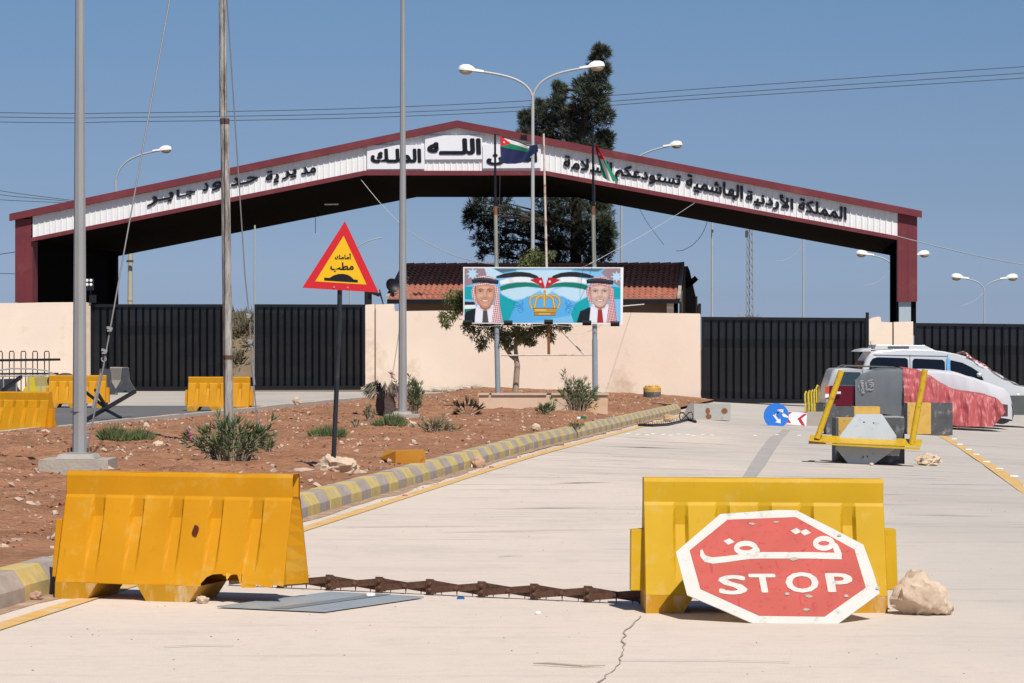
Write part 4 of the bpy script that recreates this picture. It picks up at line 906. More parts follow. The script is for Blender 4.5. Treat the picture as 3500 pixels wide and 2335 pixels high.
for fp, a, b in ((fp1, (1704, 905), (1711, 470)), (fp3, (2037, 905), (2031, 490))):
    mb = MB(); mb.tube([P(*a, bd - .1), P(*b, bd - .1)], .006, 4); mb.build('halyard', M_cabled, fp, world=True)
mb = MB(); mb.tube([P(1692, 463, bd), P(1708, 458, bd)], .008, 5); mb.build('finial_hook', M_black, fp1, world=True)
fcol = [mat('flag_' + n_, c_, .8, var=.06) for n_, c_ in [('red', (.6, .02, .03)), ('white', (.8, .8, .8)), ('green', (.01, .22, .11)), ('navy', (.015, .022, .09)), ('black', (.02, .02, .02))]]
def flag(label, quad, colf, rip, amp, d):
    """quad: photo-pixel outline rows (top edge, bottom edge) as lists of points"""
    tp_, bt = quad
    def lerp(l, u):
        f = u * (len(l) - 1); i = min(len(l) - 2, int(f)); q = f - i; return (l[i][0] + (l[i + 1][0] - l[i][0]) * q, l[i][1] + (l[i + 1][1] - l[i][1]) * q)
    mb = MB()
    def fn(u, v):
        a, b = lerp(tp_, u), lerp(bt, u); px, py = a[0] + (b[0] - a[0]) * v, a[1] + (b[1] - a[1]) * v; q = P(px, py, d); q.y += amp * math.sin(u * rip + v * 2.2) * (.15 + u); return q
    mb.grid(fn, 56, 40, colf); q = P(*tp_[0], d)
    return tag(mb.build('flag', fcol, origin=q, smooth=80), label, 'flag')
def c1(u, v):
    if u < .26 and abs(v - .19) < .2 * (1 - u / .26) + .0: return 1 if math.hypot((u - .09) * 1.4, v - .2) < .035 else 0
    if v < .05: return 4
    if v < .2: return 1 if u < .7 else 3
    if v < .4: return 2 if u < .7 else 3
    return 3
flag('rippling flag, red triangle with white, green and navy bands, on the left flagpole', ([(1709, 464), (1740, 472), (1765, 481), (1800, 495), (1818, 497), (1836, 494)], [(1713, 557), (1735, 561), (1762, 560), (1795, 552), (1822, 530), (1840, 516)]), c1, 11, .12, bd - .1)
def c3(u, v):
    if v < .4: return 1 if math.hypot(u - .45, (v - .27) * 2) < .09 else (0 if u > .15 else 4)
    if u < .3: return 2
    return 1 if u < .66 else 2
flag('limp flag hanging in narrow folds on the right flagpole', ([(2031, 488), (2036, 493), (2042, 503)], [(2060, 606), (2085, 622), (2112, 618)]), c3, 5, .14, bd - .1)

# ------------------------------------------------------------------ small tree, pine, shrubs
def leafquad(mb, p, d, ln, wd, c=None):
    d = d.normalized(); sd = d.cross(Vector((random.gauss(0, 1), random.gauss(0, 1), random.gauss(0, 1)))).normalized() * wd
    mb.add([p, p + d * ln * .45 + sd, p + d * ln, p + d * ln * .45 - sd], [(0, 1, 2, 3)], c)
def rdir(z0=-.3): return Vector((random.gauss(0, 1), random.gauss(0, 1), random.gauss(z0, 1))).normalized()
random.seed(21); td = 63.9
tb = P(1762, 1338, td); t = thing('small_tree', 'small leafy tree growing in the planter behind the billboard', 'tree', tb)
mb = MB(); sp = P(1765, 1230, td)
mb.tube([tb, P(1765, 1290, td), P(1768, 1250, td), sp], [.075, .07, .066, .06], 9)
limbs = [[(1765, 1230), (1745, 1215), (1728, 1190), (1715, 1150), (1690, 1110), (1650, 1080), (1580, 1040)], [(1766, 1235), (1762, 1190), (1768, 1140), (1780, 1060), (1800, 960), (1830, 890)], [(1735, 1200), (1770, 1175), (1800, 1150), (1850, 1115), (1900, 1090)], [(1700, 1125), (1660, 1090), (1600, 1040), (1545, 1015)]]
for l in limbs:
    pth = [P(x, y, td + .12 * math.sin(i * 1.7 + l[0][0])) for i, (x, y) in enumerate(l)]; mb.tube(pth, [.045 * (1 - i / len(pth)) + .01 for i in range(len(pth))], 6)
mb.build('trunk', M_bark, t, world=True, smooth=60)
mb = MB()
clumps = []
for l in limbs:
    for i in range(1, len(l)): clumps += [(l[i][0], l[i][1], 34)] * (0 if l[i][1] > 1160 else 3)
clumps += [(x, y, r) for x, y, r in [(1600, 1110, 26), (1625, 1130, 34), (1650, 1165, 26), (1645, 1185, 14), (1690, 1130, 34), (1720, 1150, 30), (1735, 1175, 22), (1770, 1125, 38), (1800, 1150, 30), (1815, 1170, 16), (1830, 1125, 30), (1870, 1115, 30), (1880, 1140, 18), (1925, 1110, 22), (1940, 1118, 15), (1885, 1160, 8), (1560, 1060, 26), (1585, 1030, 30), (1540, 1080, 24), (1520, 1100, 16), (1513, 1075, 14), (1530, 1110, 10), (1575, 1000, 20), (1800, 885, 22), (1830, 868, 26), (1860, 880, 24), (1885, 866, 14), (1820, 905, 30), (1785, 895, 16)]] * 2
for (x, y, r) in clumps:
    for k in range(int(r * 3.6)):
        q = rdir(0) * (random.random() ** .6); p = P(x, y, td) + Vector((q.x * r * s * 1.1, q.y * .3, q.z * r * s)); leafquad(mb, p, rdir(-.9), random.uniform(.07, .13), .013)
mb.build('crown', M_tree, t, world=True)
# tall pine
random.seed(5); pdz = 118.6; s2 = pdz / F; base = P(1965, 0, pdz); base.z = -.2
t = thing('pine_tree', 'tall dark pine tree rising behind the canopy', 'tree', base)
top = P(2040, 175, pdz); mb = MB(); trunk = [base, P(1970, 700, pdz), P(1990, 450, pdz), P(2025, 300, pdz), top]; mb.tube(trunk, [.3, .22, .15, .09, .03], 8)
crown = []                                                   # (px, py, radius px) lobes of the crown
for (x, y, r) in [(2047, 175, 18), (2068, 178, 12), (2040, 215, 28), (2058, 245, 24), (2030, 280, 34), (2050, 310, 42), (2000, 330, 40), (1985, 290, 22), (2035, 370, 50), (2065, 400, 28), (1975, 385, 40), (2020, 440, 60), (2060, 480, 34), (1960, 440, 44), (1912, 330, 16), (1905, 300, 9), (1925, 305, 9), (1900, 360, 30), (1915, 400, 38), (1880, 430, 40), (1840, 360, 18), (1845, 400, 30), (1800, 430, 26), (1795, 395, 14), (1815, 470, 42), (1790, 470, 20), (1870, 480, 50), (1930, 500, 55), (2000, 520, 60), (2055, 520, 38), (1850, 540, 60), (1950, 570, 70), (2030, 590, 60), (2075, 470, 20), (2070, 560, 30),
                  (1870, 660, 55), (1950, 680, 75), (2040, 680, 50), (2060, 720, 38), (1880, 740, 60), (1960, 770, 85), (2030, 800, 60), (2080, 810, 26), (2060, 770, 36), (1860, 820, 60), (1950, 850, 90), (2040, 870, 48), (2075, 850, 22), (1830, 880, 50), (1900, 900, 70),
                  (1640, 690, 24), (1620, 720, 30), (1650, 740, 34), (1690, 700, 36), (1720, 690, 30), (1610, 760, 22), (1660, 780, 30), (1700, 760, 44), (1745, 740, 36), (1640, 820, 26), (1680, 830, 34), (1720, 830, 40), (1650, 865, 16), (1760, 800, 40), (1780, 860, 44), (1720, 880, 30), (1600, 735, 14), (1810, 770, 40)]: crown.append((x, y, r))
cm = MB()
for (x, y, r) in crown:
    c = P(x, y, pdz) + Vector((0, random.uniform(-.8, .8), 0)); tp = trunk[1] if y > 560 else trunk[2]
    anchor = min([a.lerp(b, q / 8) for a, b in zip(trunk, trunk[1:]) for q in range(9)], key=lambda v: (v - c).length + max(0, v.z - c.z + .3) * 2)
    mb.tube([anchor, anchor.lerp(c, .6) + Vector((0, 0, .1)), c], [.07, .045, .015], 5)
    nt_ = int((34 + r * 2.6) * (.5 if x < 1790 and y > 600 else 1))
    for k in range(nt_):                                       # needle tufts
        q = rdir(0) * (random.random() ** .45); p = c + Vector((q.x * r * s2 * .95, q.y * (r * s2 * .8 + .3), q.z * r * s2 * .95)); ax = (q + Vector((0, 0, .35)) + rdir(0) * .5).normalized()
        for j in range(11): leafquad(cm, p, (ax + rdir(0) * .75), random.uniform(.16, .36), .013)
mb.build('trunk', M_barkd, t, world=True); cm.build('crown', M_pine, t, world=True)
def oleander(label, px0, px1, ytop, ybase, d, dens, leafm=None, seed=1, tall=(), flowers=0, name='oleander_shrub', cat='shrub', ll=(.1, .16), zsink=0.0):
    random.seed(seed); b = P((px0 + px1) / 2, ybase, d); b.z = soil_h(b.x, d) - zsink; sc = d / F
    W = (px1 - px0) * sc; H = P(0, ytop, d).z - b.z
    t = thing(name, label, cat, b); sm = MB(); lm = MB(); fm = MB()
    for i in range(dens):
        a = random.uniform(0, 6.283); rr = random.random() ** .6; ex = math.cos(a) * rr * W / 2; ey = math.sin(a) * rr * W * .4; hh = H * (1 - .35 * rr ** 2) * random.uniform(.45, 1.0)
        if i < len(tall): ex = (tall[i][0] - (px0 + px1) / 2) * sc; ey = random.uniform(-.1, .1); hh = P(0, tall[i][1], d).z - b.z
        st = b + Vector((ex * .45, ey * .45, 0)); en = b + Vector((ex, ey, hh)); mid = st.lerp(en, .5) + Vector((-ex * .12, -ey * .1, hh * .08))
        sm.tube([st, mid, en], [.012, .009, .004], 5)
        n = int(hh / .03)
        for k in range(n):
            q = .25 + .75 * (k + random.random()) / n; p = st.lerp(mid, q * 2) if q < .5 else mid.lerp(en, q * 2 - 1)
            ax = (en - mid).normalized(); ld = (ax * .75 + rdir(0) * .8).normalized(); leafquad(lm, p, ld, random.uniform(*ll), .0095)
        for k in range(7): leafquad(lm, en, ((en - mid).normalized() + rdir(0) * .55), random.uniform(*ll), .009)
        if flowers and i < flowers:
            for k in range(14): leafquad(fm, en + rdir(0) * .04, rdir(.2), .035, .016)
    sm.build('stems', M_bark, t, world=True); lm.build('leaves', leafm or M_leaf, t, world=True)
    if flowers: fm.build('blossom', mat('pink_petal', (.6, .12, .3), .7), t, world=True)
    return t
oleander('large oleander shrub around the foot of the wooden mast', 640, 940, 1440, 1610, 33.4, 75, seed=2, tall=[(655, 1490), (750, 1432), (765, 1470), (928, 1440), (915, 1475), (880, 1478), (800, 1465), (700, 1520)], flowers=1)
oleander('full oleander shrub in front of the planter under the right flagpole', 1905, 2035, 1300, 1405, 62.3, 60, seed=3, tall=[(1930, 1275), (1925, 1290), (2000, 1300), (2035, 1330), (1960, 1300), (2030, 1390)], ll=(.1, .17))
oleander('oleander shrub just right of the slender post', 1385, 1442, 1300, 1372, 56.5, 34, seed=4, tall=[(1340, 1282), (1400, 1290), (1438, 1318)], flowers=1)
oleander('small low shrub in front of the planter', 1836, 1892, 1385, 1428, 59, 22, seed=5, tall=[(1880, 1368), (1890, 1385)])
oleander('sprawling half-dry shrub beside the orange box', 1420, 1560, 1450, 1518, 43.5, 44, M_leafd, 6, tall=[(1450, 1435), (1510, 1432), (1540, 1465)], cat='shrub')
oleander('dry stubby weed left of the slender post', 1240, 1285, 1390, 1440, 52, 22, M_leafd, 7, cat='weed', name='weed', ll=(.05, .1))
oleander('dry weed growing out of the kerb near its far end', 1948, 1992, 1448, 1490, 49.5, 26, mat('olive_weed', (.24, .23, .09), .8, var=.3), 8, cat='weed', name='weed', ll=(.05, .09))
oleander('thin upright weed sprig left of the low footing', 1200, 1235, 1430, 1462, 47, 6, M_leafd, 9, cat='weed', name='weed', ll=(.05, .09))
oleander('leafy shrub tips poking in beside the right end of the large oleander', 898, 940, 1525, 1590, 36.2, 10, seed=14, tall=[(936, 1500), (925, 1520)])
def grass(label, px0, px1, ytop, ybase, d, n, seed):
    random.seed(seed); b = P((px0 + px1) / 2, ybase, d); b.z = soil_h(b.x, d) - .02; sc = d / F; mb = MB(); W = (px1 - px0) * sc / 2; H = (ybase - ytop) * sc * 1.45
    for i in range(n):
        a = random.uniform(0, 6.283); r = math.sqrt(random.random()); p = b + Vector((math.cos(a) * r * W, math.sin(a) * r * W * .7, 0)); p.z = soil_h(p.x, p.y) - .01
        leafquad(mb, p, Vector((random.gauss(0, .35) + math.cos(a) * r * .4, random.gauss(0, .35), 1)), H * random.uniform(.5, 1.1) * (1 - .45 * r), .0065)
    return tag(mb.build('grass_clump', M_grass, origin=b), label, 'grass clump')
grass('left of the two green grass clumps right of the thick front post', 342, 440, 1462, 1520, 40, 700, 1)
grass('right of the two green grass clumps right of the thick front post', 432, 522, 1470, 1515, 40.5, 520, 2)
grass('bright green grass clump at the pole of the triangular sign', 1058, 1178, 1474, 1520, 41.5, 900, 3)
grass('green grass clump in front of the low footing', 1276, 1384, 1430, 1478, 47, 800, 4)
# palms
random.seed(8); pb = P(1596, 1382, 58); pb.z = soil_h(pb.x, 58); t = thing('young_palm', 'small dark green palm at the left end of the planter', 'palm', pb)
for i in range(9):
    a = R(-80 + i * 160 / 8) ; el = random.uniform(.1, 1.3); d_ = Vector((math.sin(a) * math.cos(el * .4), random.uniform(-.5, .3), abs(math.cos(a)) * .9 + .1)).normalized(); mb = MB(); L_ = random.uniform(.3, .46)
    mb.tube([pb, pb + d_ * L_ * .55], .006, 4)
    for k in range(16): leafquad(mb, pb + d_ * L_ * .5, (d_ + rdir(0) * .3), L_ * .6, .009)
    mb.build('frond', mat('palm_leaf', (.018, .028, .015), .6) if i == 0 else bpy.data.materials['palm_leaf'], t, world=True)
pb = P(1322, 1400, 55); pb.z = soil_h(pb.x, 55); t = thing('dead_palm', 'stumpy palm with dead drooping fronds behind the low footing', 'palm', pb)
mb = MB(); tp = P(1314, 1342, 55); mb.tube([pb - Vector((0, 0, .05)), pb.lerp(tp, .5), tp], [.2, .2, .15], 10); mb.build('trunk', M_trunkd, t, world=True, smooth=50)
for i in range(48):
    a = random.uniform(0, 6.283); o_ = Vector((math.cos(a), math.sin(a) * .7, 0)); L_ = random.uniform(.3, .5); mb = MB(); up = random.uniform(.05, .25)
    p1 = tp + o_ * L_ * .5 + Vector((0, 0, up)); p2 = tp + o_ * L_ * .95 + Vector((0, 0, up - random.uniform(.15, .62)))
    mb.tube([tp, p1], .008, 4)
    for k in range(12): leafquad(mb, p1, ((p2 - p1).normalized() + rdir(0) * .4), L_ * .6, .01)
    mb.build('frond', [M_palmdry, M_leaf, M_trunkd][0 if i % 4 else (1 if i % 8 else 2)], t, world=True)

# ------------------------------------------------------------------ triangular warning sign
d = 31.4; tb = P(1138, 1578, d); t = thing('warning_sign', 'red and yellow triangular speed bump sign on a leaning black pole', 'road sign', tb)
mb = MB(); mb.tube([tb - Vector((0, 0, .15)), P(1160, 1100, d), P(1163, 860, d)], 8.3 * d / F, 12); mb.build('pole', mat('black_pole', (.018, .022, .028), .5, var=.3, scale=8, dirt=(.05, .05, .05), dscale=9, damt=.5), t, world=True, smooth=50)
S_ = lambda px, py, h=0.0: P(px, py, d - .06 - h)
mb = MB(); mb.prism([S_(1179, 756), S_(1294, 1000), S_(1033, 984)], (0, .012, 0)); pt = mb.build('plate', M_red, t, world=True)
mb = MB(); mb.poly([S_(1174.5, 806, .002), S_(1253, 973, .002), S_(1077, 962, .002)]); mb.build('yellow_panel', M_signy, pt, world=True)
mb = MB()
for b_, (x0, x1, yb0, yb1, h) in [('أمامك', (1145, 1199, 886, 886, 19)), ('مطب', (1130, 1208, 929, 930, 31))]:
    text(mb, b_, lambda s_, t_, h_, x0=x0, x1=x1, yb=yb0, hh=h: S_(x0 + (x1 - x0) * s_, yb - hh * t_, .004 + h_), .035)
hump = [(1108, 949), (1126, 950), (1140, 942), (1155, 937), (1171, 936), (1187, 939), (1200, 946), (1208, 955), (1223, 957), (1223, 966), (1108, 959)]
mb.poly([S_(x, y, .004) for x, y in hump]); mb.build('symbol', M_letter, pt, world=True)
for px, py in [(1141.5, 982), (1188.5, 984)]:
    mb = MB(); mb.lathe([(.011, 0), (.009, .006), (.004, .008)], S_(px, py, .001), 10, 'y'); mb.build('bolt', M_galv, pt, world=True)

# ------------------------------------------------------------------ water barriers
def barrier_front(L_, side, broken=None):
    """one long side as a grid with recessed ribs; side -1 = front"""
    xs = [-L_ / 2]; rib = []; npan = 6; gw = .072 if L_ < 1.55 else .076; pw = (L_ - 5 * gw) / npan
    for i in range(npan):
        xs.append(xs[-1] + pw)
        if i < npan - 1: xs.append(xs[-1] + gw)
    st = []
    for i in range(npan):
        a, b = xs[2 * i], xs[2 * i + 1]; st += [(a + (.012 if i else 0), 0), (a + (b - a) * .33, 0), (a + (b - a) * .66, 0), (b - (.012 if i < npan - 1 else 0), 0)]
        if i < npan - 1: g0, g1 = b, xs[2 * i + 2]; st += [(g0 + .006, 1), (g1 - .006, 1)]
    zs = [.825, .80, .74, .675, .655, .59, .535, .45, .36, .27, .19, .13, .105]
    def dep(z, g):
        if z > .815: return .052
        if z >= .675: return .062
        if z >= .655: return .075 if not g else .066
        fl = .075 + (.655 - z) / .55 * .15
        if not g: return fl
        if z >= .535: return .066 + (.655 - z) * .02
        return min(fl, .068 + (.535 - z) / .405 * .155) if z > .135 else fl
    return st, zs, dep
def make_barrier(label, loc, rotz, L_=1.5, m=None, roll=0.0, broken=False, tongues=True, group='yellow plastic water barriers'):
    t = thing('water_barrier', label, 'barrier', loc, rotz, group); m = m or M_yel
    mb = MB(); st, zs, dep = barrier_front(L_, -1); nx, nz_ = len(st), len(zs)
    def zoff(x): return roll * x
    for side in (-1, 1):
        vs = []
        for z in zs:
            for (x, g) in st:
                yy = side * dep(z, g); zz = z
                if broken and side == -1 and z < .3:
                    pass
                vs.append((x, yy + .002 * math.sin(x * 9 + z * 5), zz + zoff(x)))
        fs = []
        for j in range(nz_ - 1):
            for i in range(nx - 1):
                xm = (st[i][0] + st[i + 1][0]) / 2; zm = (zs[j] + zs[j + 1]) / 2
                if broken and side == -1:
                    if zm < .19 and .22 < xm < .49: continue
                    if zm < .125 and xm > .6: continue
                a = j * nx + i; q = (a, a + 1, a + nx + 1, a + nx); fs.append(q[::-1] if side == -1 else q)
        mb.add(vs, fs)
    # top and ends
    zt_ = zs[0]; w_ = dep(zt_, 0)
    mb.add([(-L_ / 2, -w_, zt_ - roll * L_ / 2), (L_ / 2, -w_, zt_ + roll * L_ / 2), (L_ / 2, w_, zt_ + roll * L_ / 2), (-L_ / 2, w_, zt_ - roll * L_ / 2)], [(0, 1, 2, 3)])
    for sx in (-1, 1):
        pr = [(sx * L_ / 2, -dep(z, 0), z + zoff(sx * L_ / 2)) for z in zs] + [(sx * L_ / 2, dep(z, 0), z + zoff(sx * L_ / 2)) for z in reversed(zs)]
        if not broken or sx < 0: mb.add(pr, [tuple(range(len(pr)))[::sx]])
        else:                                                   # open crushed end: side flaps
            n = len(zs)
            fl = [(sx * (L_ / 2 - .09), -dep(z, 0) * .25, z) for z in zs]
            mb.add(pr[:n] + fl, [(i, i + 1, n + i + 1, n + i) for i in range(n - 1)])
            fl2 = [(sx * (L_ / 2 - .09), dep(z, 0) * .25, z) for z in reversed(zs)]
            mb.add(pr[n:] + fl2, [(i, i + 1, n + i + 1, n + i) for i in range(n - 1)])
            mb.add(fl + fl2[::-1], [(i, i + 1, n + i + 1, n + i) for i in range(n - 1)])
    zb_ = .105; wb_ = dep(zb_, 0)
    mb.add([(-L_ / 2, -wb_, zb_ - roll * L_ / 2), (L_ / 2 - (.7 if broken else 0), -wb_, zb_ + roll * L_ / 2), (L_ / 2 - (.7 if broken else 0), wb_, zb_ + roll * L_ / 2), (-L_ / 2, wb_, zb_ - roll * L_ / 2)], [(3, 2, 1, 0)])
    body = mb.build('body', m, t)
    # feet: trapezoid blocks through the full depth
    H_ = .106
    feet = [(-L_ / 2, -L_ / 2 + .3, 0), (-.22, .22, 1)] + ([] if broken else [(L_ / 2 - .3, L_ / 2, 2)])
    for (a, b, k_) in feet:
        fm = MB(); a0 = a if k_ == 0 else a + .07; b0 = b if k_ == 2 else b - .07; wb2 = wb_ + .003
        pr = [(a0, -wb2 - .005, -roll * .0), (b0, -wb2 - .005, 0), (b, -wb2, H_ + roll * b), (a, -wb2, H_ + roll * a)]
        fm.prism(pr, (0, 2 * wb2, 0)); fm.build('foot', M_yelfoot if m is M_yel or m is M_yel2 else m, t)
    if broken:                                                   # bent torn edge and flap
        tm = MB(); ts = [(0.220, .115), (0.235, .13), (0.265, .165), (0.305, .182), (0.365, .187), (0.390, .172), (0.400, .187), (0.415, .15), (0.427, .178), (0.450, .186), (0.475, .184), (0.490, .15), (0.505, .11)]
        tm.add([(x, -dep(.192, 0) - .001, .194) for x, z in ts] + [(x, -dep(z, 0) - .001 - (.02 if .395 < x < .425 else 0), z) for x, z in ts], [(i, i + 1, len(ts) + i + 1, len(ts) + i)[::-1] for i in range(len(ts) - 1)])
        ft = [(.52, .106), (.545, .128), (.58, .118), (.62, .125), (.66, .115), (.7, .108), (.735, .128), (L_ / 2, .118)]
        tm.add([(x, -dep(.15, 0) - .003, .15) for x, z in ft] + [(x, -dep(z, 0) - .003, z) for x, z in ft], [(i, i + 1, len(ft) + i + 1, len(ft) + i)[::-1] for i in range(len(ft) - 1)])
        tm.build('torn_edge', m, t)
        hm = MB(); hm.add([(.155 + .022 * math.cos(a) + .004 * math.sin(3 * a), -.1385 - .015 * math.sin(a) * -.55, .455 + .038 * math.sin(a)) for a in [R(k * 24) for k in range(15)]], [tuple(range(15))]); hm.build('hole', M_hole, t)
    if tongues:
        for sx in ((-1, 1) if not broken else (-1,)):
            tm = MB(); x0_, x1_ = sx * (L_ / 2 - .01), sx * (L_ / 2 + .085)
            tm.prism([(x0_, -.105, .13), (x1_, -.10, .13), (x1_ - sx * .006, -.055, .505), (x0_, -.055, .51)], (0, .1, 0)); tm.build('coupling_tongue', m, t)
    return t
M_yelfoot = mat('scuffed_yellow_plastic', (.5, .25, .012), .6, spec=.25, var=.1, scale=3, dirt=(.6, .44, .25), dscale=7, damt=.55, stretch=(1.6, 1.6, .5))
M_hole = mat('dark_hole', (.09, .015, .004), .9)
g = G(610, 2057); lb = make_barrier('torn orange-yellow water barrier at the left front with a broken lower edge', (P(612, 0, 18.0).x, 18.16, 0), R(-17), 1.6, M_yel, 0, True)
make_barrier('yellow water barrier standing behind the leaning stop sign', (P(2615, 0, 17.25).x, 17.42, 0), R(1.5), 1.5, M_yel2, -.008)
g = G(747, 1405); make_barrier('yellow water barrier behind the wooden mast by the gate gap', (g.x, g.y + .22, 0), R(-4), 1.5, M_yel)
g = G(262, 1394); make_barrier('yellow water barrier behind the thick front post', (g.x, g.y + .22, 0), R(-3), 1.46, M_yel)
make_barrier('mustard water barrier cut off by the left edge of the picture', (P(48, 0, 50.6).x, 50.8, -.06), R(-22), 1.46, M_yel)

# ------------------------------------------------------------------ stop sign leaning on the barrier
def SP(px, py, h=0.0):
    a = (px - CX) / F; b = (py - CY) / F; t_ = (16.56 + .92 * (CAMZ + 0.0)) / (1 + .92 * b)
    n = Vector((0, -1, .92)).normalized(); return Vector((a * t_, t_, CAMZ - b * t_)) + n * h
Q = lambda x, y: (2050 + x * .55296, 1500 + y * .55296)
oc = [(470, 700), (745, 465), (1100, 440), (1215, 442), (1420, 545), (1630, 655), (1690, 820), (1730, 955), (1470, 1145), (945, 1140), (740, 1050), (540, 965)]
t = thing('stop_sign', 'large weathered red octagonal STOP sign leaning against a yellow barrier', 'road sign', SP(2718, 2132))
mb = MB(); nrm = Vector((0, -1, .92)).normalized(); mb.prism([SP(*Q(*p)) for p in oc], -nrm * .006); pl_ = mb.build('plate', M_fwhite, t, world=True)
ic = [(555, 690), (790, 500), (1210, 484), (1575, 685), (1645, 920), (1390, 1100), (985, 1095), (622, 930)]
mb = MB(); mb.poly([SP(*Q(*p), .001) for p in ic]); mb.build('red_face', M_fred, pl_, world=True)
M_drip = mat('deep_red_stain', (.42, .035, .035), .5, var=.15, scale=9)
lt = MB()
for ch, (x0, x1, y0, y1) in {'S': (735, 910, 840, 970), 'T': (925, 1096, 832, 958), 'O': (1145, 1355, 822, 958), 'P': (1400, 1566, 828, 955)}.items():
    sk_ = -20 if ch in 'TP' else -8
    text(lt, ch, lambda s_, t_, h_: SP(*Q(x0 + 10 + (x1 - x0 - 20) * s_ + sk_ * (t_ - .5), y1 - 9 - (y1 - y0 - 18) * t_ ), .003 + h_), .03, 0, False)
def sgl(path, wd):
    for q in stroke2d(path, wd): lt.poly([SP(*Q(*p), .003 + .0001 * random.random()) for p in q])
lt.build('lettering', M_fwhite, pl_, world=True); lt = MB()
sgl([(628, 688), (634, 722), (655, 745), (700, 754), (780, 746), (860, 735), (940, 726)], [14, 30, 38, 40, 38, 36, 34]); sgl([(930, 728), (1000, 722), (1120, 722), (1300, 722), (1400, 725), (1495, 727)], [34, 40, 40, 40, 40, 40])
def ring(cx, cy, rx, ry, wd, a0=0, a1=360, n=22): sgl([(cx + rx * math.cos(R(a0 + (a1 - a0) * i / n)), cy + ry * math.sin(R(a0 + (a1 - a0) * i / n))) for i in range(n + 1)], wd)
ring(903, 678, 58, 30, 32); sgl([(952, 665), (972, 690), (968, 720)], [28, 34, 40])
ring(1385, 648, 52, 30, 32); sgl([(1425, 640), (1455, 665), (1470, 700), (1478, 728)], [26, 36, 40, 34])
for (cx, cy) in [(800, 637), (1215, 573), (1272, 580)]: lt.poly([SP(*Q(cx + dx, cy + dy), .0032) for dx, dy in [(-36, -4), (2, -20), (34, 3), (-6, 20)]])
lt.build('lettering', M_fwhite, pl_, world=True)
for (cx, cy, w_, h_) in [(690, 800, 12, 60), (1092, 770, 8, 36), (1160, 890, 9, 90), (1225, 880, 7, 70), (1300, 860, 8, 110), (1240, 1000, 8, 60), (1400, 900, 7, 60), (860, 1010, 9, 50), (1320, 1040, 10, 60)]:
    mb = MB(); mb.poly([SP(*Q(cx + dx * w_ + .12 * dy * h_, cy + dy * h_), .0018) for dx, dy in [(-.5, -.5), (.5, -.5), (.7, .1), (.3, .6), (-.4, .5), (-.6, 0)]]); mb.build('stain_run', M_drip, pl_, world=True)
mb = MB()
for (cx, cy, r_) in [(940, 527, 26), (1093, 517, 22), (1200, 745, 30), (1290, 975, 30), (1275, 1058, 28), (1480, 600, 20)]:
    mb.poly([SP(*Q(cx + r_ * math.cos(a) * random.uniform(.5, 1), cy + r_ * .45 * math.sin(a) * random.uniform(.5, 1)), .0045) for a in [R(k * 36) for k in range(10)]])
mb.build('scuff', M_conc, pl_, world=True)
for (cx, cy) in [(1158, 962), (1523, 975), (1718, 927)]:
    mb = MB(); mb.poly([SP(*Q(cx + 14 * math.cos(a), cy + 9 * math.sin(a)), .006) for a in [R(k * 36) for k in range(10)]]); mb.build('rivet', M_galv, pl_, world=True)

# ------------------------------------------------------------------ rusty spike chain and steel plate on the road
A = G(800, 2003); B = G(2200, 2068); t = thing('tyre_spike_chain', 'rusty scissor-link spike chain stretched between the two front barriers', 'spike chain', A)
N = 8; ax = (B - A) / N; axn = ax.normalized(); sd = Vector((-axn.y, axn.x, 0)); yaw = Matrix.Rotation(math.atan2(axn.y, axn.x), 3, 'Z'); up = Vector((0, 0, 1))
for i in range(N):
    p, q = A + ax * i, A + ax * (i + 1); sg = 1 if i % 2 else -1; tilt = math.atan2(.042, ax.length)
    for k in (-1, 1):                                         # crossing pair of flat bars
        c = (p + q) / 2 + up * .055 - sd * .009 * k
        mb = MB(); mb.box(c, (ax.length + .07, .012, .044), yaw @ Matrix.Rotation(-tilt * k, 3, 'Y')); mb.build('link_bar', M_rust, t, world=True)
    mb = MB(); mb.lathe([(.016, 0), (.016, .02), (.008, .026)], (p + q) / 2 + up * .055 - sd * .014, 8, 'y'); mb.build('pivot_bolt', M_rust, t, world=True)
    mb = MB(); mb.box(q + up * .058 - sd * .018, (.055, .01, .1), yaw); mb.build('joint_plate', M_rust, t, world=True)
    for h_ in (.036, .08): mb = MB(); mb.lathe([(.015, 0), (.015, .012), (.007, .018)], q + up * h_ - sd * .022, 8, 'y'); mb.build('pivot_bolt', M_rust, t, world=True)
    for k in range(3):
        mb = MB(); mb.lathe([(.006, .035), (.002, .003)], p.lerp(q, .2 + k * .3), 5); mb.build('spike', M_rust, t, world=True)
mb = MB(); pts = [G(741, 2080), G(1108, 2097), G(1449, 2047), G(1130, 2030)]
M_plate = mat('grey_painted_plate', (.36, .4, .42), .5, .2, var=.08, scale=3, dirt=(.25, .26, .26), dscale=4, damt=.3)
t = thing('steel_plate', 'flat grey steel plate lying on the road under the spike chain', 'plate', pts[0])
mb.prism([p + Vector((0, 0, .008)) for p in pts], (0, 0, .008)); mb.build('sheet', M_plate, t, world=True)
mb = MB(); a, b, c, e = pts; mb.poly([v + Vector((0, 0, .019)) for v in (a.lerp(b, .5), a.lerp(b, .66), e.lerp(c, .66), e.lerp(c, .5))]); mb.build('dark_stripe', mat('plate_stripe', (.2, .215, .22), .6, var=.12), t, world=True)

